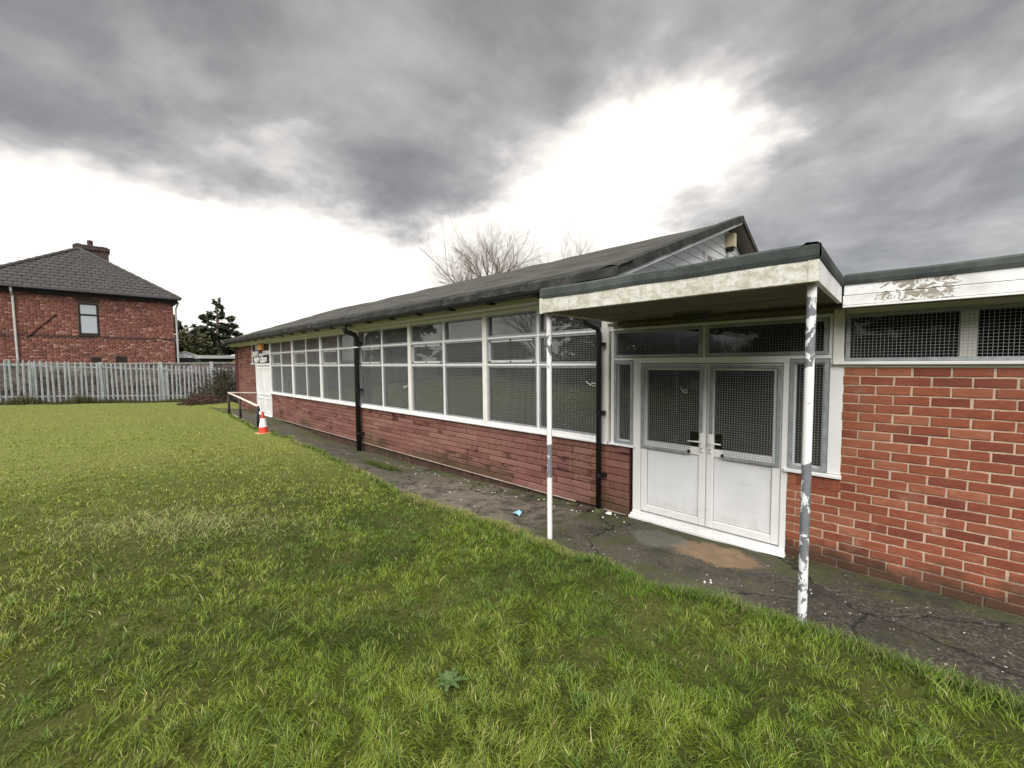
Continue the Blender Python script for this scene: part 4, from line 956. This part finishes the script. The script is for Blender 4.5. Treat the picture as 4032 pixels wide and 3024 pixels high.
# ------------------------------------------------------------------ trees and shrubs
def leaf_cloud(cent, rad, n, size, seed, shell=.45, squash=1.0, droop=0.0):
    """n small leaf quads in a set of ellipsoid clumps"""
    r_ = np.random.default_rng(seed); cent = np.asarray(cent, float); rad = np.asarray(rad, float)
    vol = rad.prod(1) ** .67; idx = r_.choice(len(cent), n, p=vol / vol.sum())
    d_ = r_.normal(size=(n, 3)); d_ /= np.linalg.norm(d_, axis=1)[:, None]
    rr = shell + (1 - shell) * r_.random(n) ** .6
    p = cent[idx] + d_ * rad[idx] * rr[:, None]
    a = r_.normal(size=(n, 3)); a[:, 2] = a[:, 2] * squash - droop; a /= np.linalg.norm(a, axis=1)[:, None]
    b = np.cross(a, r_.normal(size=(n, 3))); b /= np.linalg.norm(b, axis=1)[:, None]
    s = size * (.6 + .8 * r_.random(n))[:, None]
    v = np.stack([p - a * s, p + b * s * .45, p + a * s, p - b * s * .45], 1).reshape(-1, 3)
    return v, np.arange(n * 4).reshape(-1, 4)
def foliage_mat(name, c0, c1):
    def b(t):
        n = t.noise(t.pos, 1.2, 4.0); f = t.noise(t.pos, 14, 2.0)
        t.out(t.mix(t.sm(t.math('ADD', t.math('MULTIPLY', n, .6), t.math('MULTIPLY', f, .4)), .38, .62), c0, c1), 0.7, spec=0.2)
    return material(name, b)
EVER = foliage_mat("conifer_needles", (0.026, 0.034, 0.020), (0.060, 0.070, 0.036))
HEDG = foliage_mat("hedge_leaves", (0.030, 0.042, 0.015), (0.085, 0.095, 0.032))
OLIV = foliage_mat("olive_leaves", (0.050, 0.055, 0.022), (0.10, 0.10, 0.045))
IVY = foliage_mat("ivy_leaves", (0.020, 0.026, 0.012), (0.05, 0.055, 0.022))
BARK = worn("grey_brown_bark", (0.13, 0.105, 0.085), 0.95, 0.3, 5.0)
PALEBARK = worn("glare_paled_twig_bark", (0.20, 0.165, 0.135), 0.95, 0.2, 5.0)  # twigs painted pale to stand for bright sky washing them out
def grow(mb, p, d_, L, r_, lvl, maxl, rg, up=.18, spread=.6, nch=(3, 5)):
    n = 4 if lvl < 2 else 3; pts = [p]; rad = [r_]; q = p.copy(); dd = d_.copy()
    for i in range(n):
        dd = (dd + Vector((rg.gauss(0, .12), rg.gauss(0, .12), rg.gauss(0, .08) + up * .35))).normalized(); q = q + dd * (L / n); pts.append(q.copy()); rad.append(r_ * (1 - .5 * (i + 1) / n))
    mb.tube(pts, rad, 6 if lvl < 1 else (4 if lvl < 3 else 3), cap=False)
    if lvl >= maxl: return
    for _ in range(rg.randint(*nch)):
        t = rg.uniform(.3, 1.0) if lvl else rg.uniform(.35, 1.0); i = min(int(t * n), n - 1); base = pts[i].lerp(pts[i + 1], t * n - i)
        side = Vector((rg.gauss(0, 1), rg.gauss(0, 1), rg.gauss(0, .4))); side = (side - dd * side.dot(dd)).normalized()
        nd = (dd + side * rg.uniform(spread * .6, spread * 1.25) + Vector((0, 0, up))).normalized()
        grow(mb, base, nd, L * rg.uniform(.55, .78), rad[i] * rg.uniform(.42, .6), lvl + 1, maxl, rg, up, spread, nch)
def bare_tree(name, label, base, h, seed, stems, r0, maxl=5, ivy=None, bark=PALEBARK, group=None, nch=(3, 5), spread=.6):
    t = thing(name, label, "tree", base, group); rg = random.Random(seed); tr = MB(); cr_ = MB(); B = Vector(base)
    tops = []
    for (dx_, dy_, th) in stems:
        e = B + Vector((dx_, dy_, th)); tr.tube([B + Vector((dx_ * .1, dy_ * .1, -.4)), B.lerp(e, .5) + Vector((rg.gauss(0, .1), rg.gauss(0, .1), 0)), e], [r0, r0 * .85, r0 * .7], 8); tops.append(e)
        for k in range(9):
            a = rg.uniform(0, 2 * math.pi); zf = rg.uniform(.55, 1.0); st = B.lerp(e, zf)
            dd = Vector((math.cos(a) * .75, math.sin(a) * .75, rg.uniform(.5, 1.4))).normalized()
            grow(cr_, st, dd, (h - th) * rg.uniform(.42, .58), r0 * .34, 1, maxl, rg, .10, spread, nch)
    part("trunk", tr, BARK, t, True); part("crown", cr_, bark, t)
    if ivy:
        c_ = []; rd = []
        for e in tops:
            for k in range(8): c_.append(tuple(B.lerp(e, rg.uniform(.45, 1.05)) + Vector((rg.gauss(0, .18), rg.gauss(0, .18), 0)))); rd.append((.35, .35, .5))
        v, q = leaf_cloud(c_, rd, ivy, .11, seed); o = link("ivy", np_mesh("ivy", v, q, np.zeros((0, 3), int), IVY), t); o.matrix_parent_inverse = Matrix.Translation(-world_loc(t))
    return t
bare_tree("bare_tree", "leafless twin-stemmed tree with ivy on its trunks behind the hall roof", (-31.6, 29.8, 0), 18.2, 3, [(-1.3, -.6, 8.6), (1.0, .8, 9.2), (0, .2, 10.2)], .33, 5, 2200, nch=(4, 5), spread=.78)
bare_tree("bare_tree", "smaller pale leafless tree to the right of the ivy-clad one behind the roof", (-31.0, 40.5, 0), 19.5, 9, [(0, 0, 12.0), (1.4, .9, 12.4)], .18, 5, None, worn("glare_paled_twigs", (0.30, 0.27, 0.24), 0.95))  # paler still, the sky's glare put into the twig colour
def evergreen(name, label, base, h, w_, seed, n=5200, m=EVER, cone=True, group=None, leaf=.26):
    t = thing(name, label, "tree", base, group); rg = random.Random(seed); B = Vector(base); tr = MB(); tr.tube([B - Vector((0, 0, .3)), B + Vector((0, 0, h * .95))], [w_ * .07, .03], 7)
    cs, rd = [], []
    lay = 15
    for i in range(lay):
        f = (i + .5) / lay; z_ = h * (.10 + .90 * f); rr = w_ * .5 * ((1 - f) ** .75 * 1.05 + .03) if cone else w_ * .5 * math.sin(math.pi * min(.97, .12 + f * .85)) ** .6
        for k in range(max(3, int(9 * (1 - f) + 3))):
            a = rg.uniform(0, 6.28); q = rr * rg.uniform(.35, 1.05); e = B + Vector((math.cos(a) * q, math.sin(a) * q, z_ + rg.uniform(-.2, .2)))
            cs.append(tuple(e)); s = rg.uniform(.5, 1.0); rd.append((max(.12, rr * .36 * s), max(.12, rr * .36 * s), (.22 * s + .20 * h / lay) if cone else (.22 * s + .45 * h / lay)))
            tr.tube([B + Vector((0, 0, z_ * .96)), e], [.03, .012], 4, cap=False)
    part("trunk", tr, BARK, t)
    v, q = leaf_cloud(cs, rd, n, leaf, seed, .2, .35, .1); o = link("crown", np_mesh("crown", v, q, np.zeros((0, 3), int), m), t); o.matrix_parent_inverse = Matrix.Translation(-world_loc(t))
    return t
evergreen("conifer_tree", "dark pointed conifer with gaps in its crown beyond the garage", (-46, 8.6, 0), 7.9, 6.0, 4, 12000, leaf=.20)
evergreen("garden_tree", "loose olive-green tree right behind the brick house", (-42, 6.0, 0), 5.0, 3.8, 5, 5000, OLIV, False, None, .16)
evergreen("garden_tree", "dark bushy tree touching the brick house's rear corner", (-43.5, 5.0, 0), 6.1, 2.4, 6, 4000, EVER, False, None, .18)
t = thing("hedge", "clipped green hedge in front of the conifer", "hedge", (-40, 8.5, 0))
cs = [(-40 + random.uniform(-.6, .6), 5.6 + k * .45, random.uniform(.9, 2.6)) for k in range(14) for _ in range(2)]
v, q = leaf_cloud(cs, [(.7, .6, .85)] * len(cs), 5000, .12, 8); o = link("leaves", np_mesh("leaves", v, q, np.zeros((0, 3), int), HEDG), t); o.matrix_parent_inverse = Matrix.Translation(-world_loc(t))
bare_tree("bare_tree", "thin leafless treetop peeping over the hall's far roof corner", (-44, 11.6, 0), 6.2, 12, [(0, 0, 3.2)], .12, 4, None, PALEBARK)
# placed behind the viewer, seen only in the window glass
for i, (x, y, h, wd, lab) in enumerate(((-31, -9.0, 8.5, 5.0, "tall evergreen tree on the far boundary behind the viewer"), (-15.5, -15.5, 7.5, 5.5, "broad evergreen tree behind the viewer, reflected beside the canopy post"),
        (-10.5, -16.5, 8.5, 5.5, "dense evergreen tree behind the viewer, reflected over the double doors"), (-4.0, -15.5, 7.5, 5.0, "evergreen tree behind the viewer, reflected in the right-hand fanlight"), (1.5, -15.0, 8.0, 5.5, "evergreen tree added behind the viewer so the high window reflects dark"), (6.5, -15.5, 8.0, 5.5, "evergreen tree added at the end of the unseen row to darken the glass"))):
    evergreen("evergreen_tree", lab, (x, y, .2), h, wd, 40 + i, 3600, EVER, False, None, .3)  # last two evergreens are added so the right-hand glass reflects dark
bare_tree("bare_tree", "leafless tree behind the viewer, reflected in the hall windows", (-20.5, -15.0, .2), 9.0, 33, [(0, 0, 3.5)], .2, 4, None, BARK)
t = thing("hedge", "long dark hedge added unseen behind the viewer to darken the glass reflections", "hedge", (-6, -13, .2))  # unseen hedge, added so the lower panes reflect something dark
cs = [(-22 + k * .55, -13 + random.uniform(-.3, .3), random.uniform(.7, 2.3)) for k in range(58) for _ in range(2)]
v, q = leaf_cloud(cs, [(.7, .6, .8)] * len(cs), 12000, .16, 88); o = link("leaves", np_mesh("leaves", v, q, np.zeros((0, 3), int), EVER), t); o.matrix_parent_inverse = Matrix.Translation(-world_loc(t))
hs = thing("bungalow", "low house with pitched roof behind the viewer, reflected in the upper panes", "house", (-46, -30, 0))
mb = MB(); mb.box(-52, -40, -36, -28, 0, 2.8); part("wall", mb, SOOT, hs)
mb = MB(); mb.poly([(-53, -36.5, 2.8), (-53, -27.5, 2.8), (-53, -32, 5.4)], (14, 0, 0)); part("roof", mb, RT, hs)

# ------------------------------------------------------------------ objects on the ground
TWIG = worn("dead_brown_twigs", (0.075, 0.048, 0.032), 0.95, 0.4, 6.0)
t = thing("brush_pile", "heap of dead brown cut branches dumped against the palisade fence", "brush", (-23.6, 3.5, .1)); rg = random.Random(21); mb = MB()
for k in range(900):
    a = rg.uniform(0, 6.28); f = rg.random() ** .6; c_ = Vector((-23.6 + math.cos(a) * f * .8, 3.75 + math.sin(a) * f * 1.0, .05 + (1 - f * f) * .55 * rg.random()))
    d_ = Vector((rg.gauss(0, .6), rg.gauss(0, 1), rg.gauss(0, .28))).normalized(); L = rg.uniform(.2, .6); b_ = Vector((rg.gauss(0, .06), rg.gauss(0, .06), rg.gauss(0, .06)))
    mb.tube([c_ - d_ * L / 2, c_ + b_, c_ + d_ * L / 2], [.011, .009, .004], 3, cap=False)
part("twigs", mb, TWIG, t)
t = thing("bramble", "dark tangled bramble climbing the end of the palisade fence", "shrub", (-25.2, 5.0, .1)); mb = MB(); rg = random.Random(22)
for k in range(90):
    p = Vector((-25.4 + rg.gauss(0, .2), 4.9 + rg.gauss(0, .55), .1)); pts = [p]
    for i in range(5): p = p + Vector((rg.gauss(0, .1), rg.gauss(0, .16), rg.uniform(.12, .42))); pts.append(p)
    mb.tube(pts, [.010, .009, .008, .007, .006, .004], 3, cap=False)
part("stems", mb, TWIG, t)
v, q = leaf_cloud([(-25.4 + rg.gauss(0, .2), 4.8 + rg.gauss(0, .55), rg.uniform(.3, 1.6)) for _ in range(22)], [(.25, .35, .3)] * 22, 1400, .055, 23); o = link("leaves", np_mesh("leaves", v, q, np.zeros((0, 3), int), IVY), t); o.matrix_parent_inverse = Matrix.Translation(-world_loc(t))
for k, (y, lab) in enumerate(((3.0, "rough dead grass clump at the fence foot near the brush heap"),)):
    pass
# handrail by the far door
hr_ = thing("handrail", "black iron handrail with flaking cream top rails at the side-door ramp", "railing", (-16.3, 3.62, 0))
P1, P2, P3 = (-18.0, 3.60, .07), (-16.5, 3.62, .02), (-14.42, 3.62, -.03)
for p, h in ((P1, .82), (P2, .77), (P3, .67)): mb = MB(); mb.tube([(p[0], p[1], p[2] - .2), (p[0], p[1], p[2] + h)], .036, 10); part("post", mb, IRON, hr_, True)
def b_rail(t):
    n = t.noise(t.pos, 7, 6.0, .7); t.out(t.mix(t.sm(n, .50, .54), (0.70, 0.66, 0.58), (0.46, 0.33, 0.25)), 0.6, n, .3, .003)
RAILM = material("flaking_cream_rail", b_rail)
mb = MB(); mb.tube([(-18.02, 3.60, .90), (-16.5, 3.61, .80), (-14.36, 3.62, .645)], .032, 10); part("top_rail", mb, RAILM, hr_, True)
mb = MB(); mb.tube([(-18.0, 3.62, .90), (-18.5, 4.2, .84), (-18.95, 4.74, .79)], .026, 10); part("wall_rail", mb, RAILM, hr_, True)
mb = MB(); mb.tube([(-14.38, 3.62, .64), (-14.30, 3.62, .60), (-14.27, 3.62, .54), (-14.33, 3.62, .50)], .030, 10); part("rail_end", mb, IRON, hr_, True)
# traffic cone
cz = float(lawn_z(-12.75, 3.30)) + .0
cn = thing("traffic_cone", "orange-red traffic cone with a white band standing on the lawn edge", "cone", (-12.75, 3.32, cz))
ORG = worn("cone_orange", (0.62, 0.055, 0.035), 0.5, 0.15, 6.0, (0.35, 0.06, 0.04), 0.2, 9.0)
W2 = worn("cone_white_sleeve", (0.78, 0.78, 0.80), 0.5, 0.08, 9.0, (0.4, 0.42, 0.48), 0.15, 14.0)
mb = MB(); mb.box(-12.92, -12.58, 3.15, 3.49, cz - .01, cz + .03); part("base", mb, worn("dull_cone_base", (0.40, 0.28, 0.12), 0.8), cn)
rad = lambda z_: .125 - .095 * z_ / .60
for nm, z0, z1, m in (("body", .025, .19, ORG), ("reflective_band", .19, .43, W2), ("tip", .43, .60, ORG)):
    off = .006 if nm == "reflective_band" else 0
    mb = MB(); mb.lathe((-12.75, 3.32, cz), [(rad(z0) + off, z0), (rad(z1) + off, z1)] + ([(rad(.60) * .6, .612)] if nm == "tip" else []), 36); part(nm, mb, m, cn)
# litter and stones
def scrap(name, label, cat, pts, m):
    b = Vector(pts[0]); mb = MB(); n = len(pts)
    mb.v = [tuple(p) for p in pts] + [(p[0], p[1], p[2] - .004) for p in pts]
    mb.f = [(i, i + 1, i + 2) for i in range(n - 2)] + [(n + i + 2, n + i + 1, n + i) for i in range(n - 2)]
    return tag(part(name, mb, m), label, cat)
pz = lambda x, y: float(path_z(x, y)) + .02
x, y = -3.36, 3.58; z = pz(x, y)
scrap("litter", "crumpled pale blue plastic scrap lying on the path", "litter", [(x - .09, y - .04, z), (x - .04, y + .02, z + .012), (x - .03, y - .03, z + .02), (x + .02, y + .03, z + .055), (x + .03, y - .03, z + .03), (x + .07, y + .02, z + .045), (x + .075, y - .025, z + .008)], worn("blue_plastic_film", (0.22, 0.46, 0.56), 0.4))
x, y = -2.62, 4.50; z = pz(x, y)
scrap("litter", "torn white paper scrap beside the downpipe foot near the doors", "litter", [(x - .045, y, z + .01), (x - .02, y + .03, z + .03), (x - .005, y - .02, z + .012), (x + .03, y + .03, z + .03), (x + .05, y - .01, z + .012)], worn("white_paper", (0.75, 0.75, 0.75), 0.7))
x, y = -2.98, 4.52; z = pz(x, y)
t = thing("broken_block", "broken red masonry fragment lying by the downpipe foot", "rubble", (x, y, z)); mb = MB(); mb.poly([(x - .12, y - .05, z - .01), (x + .06, y - .07, z - .01), (x + .10, y + .04, z - .01), (x - .06, y + .06, z - .01)], (.01, .01, .035)); part("fragment", mb, PLINTH, t)
PEB = worn("white_pebble", (0.66, 0.65, 0.60), 0.7, 0.15, 30)
pm = MB(); rg = random.Random(31)
for (cx_, cy_, n_, sx, sy, s0) in ((-1.08, 3.42, 4, .06, .03, .012), (-.3, 3.75, 7, .35, .25, .004), (.25, 4.0, 7, .5, .3, .004), (-4.2, 4.45, 26, 1.3, .12, .010), (-6.5, 4.3, 16, 1.6, .2, .010), (-2.9, 4.4, 6, .2, .1, .010), (-4.9, 3.5, 8, .5, .2, .010)):
    for _ in range(n_):
        x, y = cx_ + rg.gauss(0, sx), cy_ + rg.gauss(0, sy); s = s0 * rg.uniform(.6, 1.4)
        if y > D - .03: continue
        z = float(path_z(x, y)) + .008; pm.lathe((x, y, z), [(s * .7, -.004), (s, s * .25), (s * .5, s * .6)], 6)
o = part("pebble_scatter", pm, PEB); o["kind"] = "stuff"; o["label"] = "small white stone chips scattered over the path"; o["category"] = "stones"

# ------------------------------------------------------------------ grass
def b_grass(t):
    at = t.new('ShaderNodeVertexColor', layer_name='Col')
    t.out(at.outputs[0], 0.55, spec=0.25)
    tl = t.new('ShaderNodeBsdfTranslucent'); t.put(tl.inputs[0], at.outputs[0]); mx = t.new('ShaderNodeMixShader'); mx.inputs[0].default_value = 0.28
    t.l.new(t.b.outputs[0], mx.inputs[1]); t.l.new(tl.outputs[0], mx.inputs[2]); t.l.new(mx.outputs[0], t.n['Material Output'].inputs[0])
GRASS = material("grass_blade", b_grass)
def blades(x, y, z, h, wd, lean, ang, col, tipc, face=None, root=.5):
    """two-segment tapering blades; arrays in, mesh arrays out"""
    n = len(x); a = ang; lx, ly = np.cos(a) * lean, np.sin(a) * lean
    fa = rng.random(n) * 6.283 if face is None else face; wx, wy = np.cos(fa) * wd * .5, np.sin(fa) * wd * .5
    v = np.empty((n, 5, 3), np.float32)
    mz = z + h * .55
    v[:, 0] = np.stack([x - wx, y - wy, z - .01], 1); v[:, 1] = np.stack([x + wx, y + wy, z - .01], 1)
    v[:, 2] = np.stack([x + wx * .8 + lx * .3, y + wy * .8 + ly * .3, mz], 1); v[:, 3] = np.stack([x - wx * .8 + lx * .3, y - wy * .8 + ly * .3, mz], 1)
    v[:, 4] = np.stack([x + lx, y + ly, z + h], 1)
    c = np.empty((n, 5, 3), np.float32); c[:, :2] = (col * (root if np.isscalar(root) else root[:, None]))[:, None]; c[:, 2:4] = col[:, None]; c[:, 4] = tipc * 1.15  # shade at the roots and highlight at the tips are put into the colour
    return v, c
def sample(n, r0, r1, a0, a1):
    r_ = r0 * (r1 / r0) ** rng.random(n); a = a0 + (a1 - a0) * rng.random(n); x = r_ * np.cos(a); y = r_ * np.sin(a)
    ok = (y < edge_y(x) + .02) & (x > -25.9) & (x < 7.5) & (y > -12); return x[ok], y[ok], r_[ok]
x, y, r_ = sample(900000, .55, 27, R(40), R(222))
n1 = vnoise(x, y, .55, 51); n2 = vnoise(x, y, 1.9, 52); n3 = vnoise(x, y, 6.0, 53); n4 = vnoise(x, y, .22, 54)
keep = rng.random(len(x)) < np.clip(.38 + 1.6 * (n3 * .6 + n2 * .4 - .2), .26, 1); x, y, r_, n1, n2, n3, n4 = [q[keep] for q in (x, y, r_, n1, n2, n3, n4)]
n = len(x)
h = (.017 + .030 * n2 * n3 + .014 * rng.random(n)) * (1 + .9 * (rng.random(n) < .04)); h *= np.interp(r_, [0, 5, 10, 16], [1.0, .85, .6, .5])
ed = np.clip((y - (edge_y(x) - .35)) / .35, 0, 1); h = h * (1 + .55 * ed)
wd = .0030 * np.clip(r_ / 2.6, 1, 5) * (.7 + .7 * rng.random(n)); lean = h * (.35 + 1.25 * rng.random(n))
G = np.array
pal = [G((.072, .142, .014)), G((.150, .218, .022)), G((.235, .250, .055)), G((.046, .098, .013)), G((.46, .40, .20))]
far = np.clip((r_ - 4) / 9, 0, 1)
yel = np.clip((n1 * .45 + n2 * .25 + n4 * .3 - .40) * 3.0, 0, 1) * .7 + far * .5; dk = np.clip((.42 - n1 * .5 - n2 * .5) * 4, 0, 1) * (1 - far * .6)
yel = np.clip(yel, 0, 1); col = pal[1] * (1 - yel)[:, None] + pal[2] * yel[:, None]
col = col * (1 - dk[:, None] * .8) + pal[3] * (dk[:, None] * .8)
gm = (rng.random(n) < .35)[:, None]; col = np.where(gm, col * .55 + pal[0] * .45, col); col = col * (1 + .35 * far[:, None])  # blades lightened with distance, standing in for haze over the far lawn
st = (rng.random(n) < (.028 + .05 * yel) * (1 - .85 * far))[:, None]; col = np.where(st, pal[4], col)
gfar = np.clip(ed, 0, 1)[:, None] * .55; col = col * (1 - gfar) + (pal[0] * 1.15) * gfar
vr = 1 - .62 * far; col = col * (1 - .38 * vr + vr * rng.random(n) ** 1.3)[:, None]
swirl = (vnoise(x, y, 3.5, 71) + vnoise(x, y, 9.0, 72)) * 9.0
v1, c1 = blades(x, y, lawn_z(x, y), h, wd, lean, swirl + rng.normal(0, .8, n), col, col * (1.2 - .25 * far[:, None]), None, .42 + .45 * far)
# fringe overhanging the path
m_ = 16000; x = np.concatenate([rng.uniform(-5, 4, m_ * 3 // 4), rng.uniform(-20, -5, m_ // 4)]); y = edge_y(x) - np.abs(rng.normal(0, .05, len(x))) + .01; r_ = np.hypot(x, y)
h = .035 + .055 * rng.random(len(x)) * vnoise(x, y, 2.5, 61) * 1.4; wd = .0030 * np.clip(r_ / 2.6, 1, 6); lean = h * (.3 + .8 * rng.random(len(x)))
cf_ = np.where((rng.random(len(x)) < .25 + .5 * (vnoise(x, y, .9, 62) > .62))[:, None], G((.25, .24, .085)), G((.085, .15, .020))) * (.6 + .7 * rng.random(len(x)))[:, None]
v2, c2 = blades(x, y, lawn_z(x, y), h, wd, lean, np.pi / 2 + rng.normal(0, .9, len(x)), cf_, cf_ * 1.2)
# flattened pale straw patch and odd long stalks
m_ = 2600; k = rng.normal(size=(m_, 2)); x = -5.25 + k[:, 0] * .22 + k[:, 1] * .55 * .80; y = .62 + k[:, 1] * .50 - k[:, 0] * .12
h = .03 + .03 * rng.random(m_); wd = np.full(m_, .0045); lean = .04 + .08 * rng.random(m_)
cs_ = np.where((rng.random(m_) < .6)[:, None], G((.42, .41, .19)), G((.22, .26, .07))) * (.6 + .6 * rng.random(m_))[:, None]
v3, c3 = blades(x, y, lawn_z(x, y), h, wd, lean, rng.random(m_) * 6.283, cs_, cs_ * 1.2)
# bent grass and weeds along the fence foot
m_ = 9000; y = rng.uniform(-7.5, 5.2, m_); x = FX + .12 + np.abs(rng.normal(0, .18, m_)); h = (.06 + .30 * rng.random(m_) * vnoise(y, y * 0, 1.3, 63) ** 2 * 1.6); wd = np.full(m_, .016); lean = h * rng.random(m_) * .6
cs_ = np.where((rng.random(m_) < .5)[:, None], G((.15, .14, .075)), G((.075, .085, .03))) * (.6 + .6 * rng.random(m_))[:, None]
v4, c4 = blades(x, y, lawn_z(x, y), h, wd, lean, rng.random(m_) * 6.283, cs_, cs_)
# tussocks of wider blades
m_ = 420; tx, ty, tr_ = sample(m_, 1.2, 5, R(60), R(200)); kk = 26
x = np.repeat(tx, kk) + rng.normal(0, .02, len(tx) * kk); y = np.repeat(ty, kk) + rng.normal(0, .02, len(tx) * kk); ok = y < edge_y(x); x, y = x[ok], y[ok]; n = len(x)
h = .03 + .04 * rng.random(n); wd = .0040 * np.clip(np.hypot(x, y) / 3, 1, 3); lean = .02 + .06 * rng.random(n)
cs_ = G((.12, .19, .040)) * (.6 + .9 * rng.random(n))[:, None]
v5, c5 = blades(x, y, lawn_z(x, y), h, wd, lean, rng.random(n) * 6.283, cs_, cs_ * 1.35)
# moss-grass island on the path
m_ = 2600; x = -7.35 + rng.normal(0, .32, m_); y = 3.95 + rng.normal(0, .07, m_); h = .03 + .04 * rng.random(m_); wd = np.full(m_, .006); cs_ = G((.075, .10, .02)) * (.6 + .7 * rng.random(m_))[:, None]
v6, c6 = blades(x, y, path_z(x, y), h, wd, h * .5, rng.random(m_) * 6.283, cs_, cs_ * 1.2)
v = np.concatenate([v1, v2, v3, v4, v5, v6]); c = np.concatenate([c1, c2, c3, c4, c5, c6]); n = len(v); b = np.arange(n)[:, None] * 5
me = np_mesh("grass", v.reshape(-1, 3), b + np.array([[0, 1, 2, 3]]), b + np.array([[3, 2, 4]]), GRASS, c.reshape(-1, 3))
o = link("grass", me); o["kind"] = "stuff"; o["label"] = "short uneven green and yellowing grass covering the lawn"; o["category"] = "grass"
# broad-leaved weed in the grass
wd_ = thing("weed", "pale green lobed-leaf weed rosette growing in the lawn", "weed", (-1.62, 1.21, float(lawn_z(-1.62, 1.21)))); WEED = worn("weed_leaf", (0.06, 0.10, 0.028), 0.6, 0.2, 30)
rg = random.Random(44)
for k in range(9):
    a = k * .698 + rg.uniform(-.2, .2); L = rg.uniform(.06, .11); z0 = float(lawn_z(-1.62, 1.21)); mb = MB(); ca, sa = math.cos(a), math.sin(a); pts = []
    for i in range(7):
        t_ = i / 6; w_ = .010 * math.sin(math.pi * min(1, t_ * .9 + .08)) * (1 + .8 * (i % 2)); zz = z0 + .022 + .045 * t_ - .03 * t_ * t_ + rg.uniform(-.004, .004)
        pts.append(((-1.62 + ca * L * t_ - sa * w_, 1.21 + sa * L * t_ + ca * w_, zz), (-1.62 + ca * L * t_ + sa * w_, 1.21 + sa * L * t_ - ca * w_, zz)))
    for (p, q), (r2, s2) in zip(pts[:-1], pts[1:]): mb.quad(p, q, s2, r2)
    part("leaf", mb, WEED, wd_)
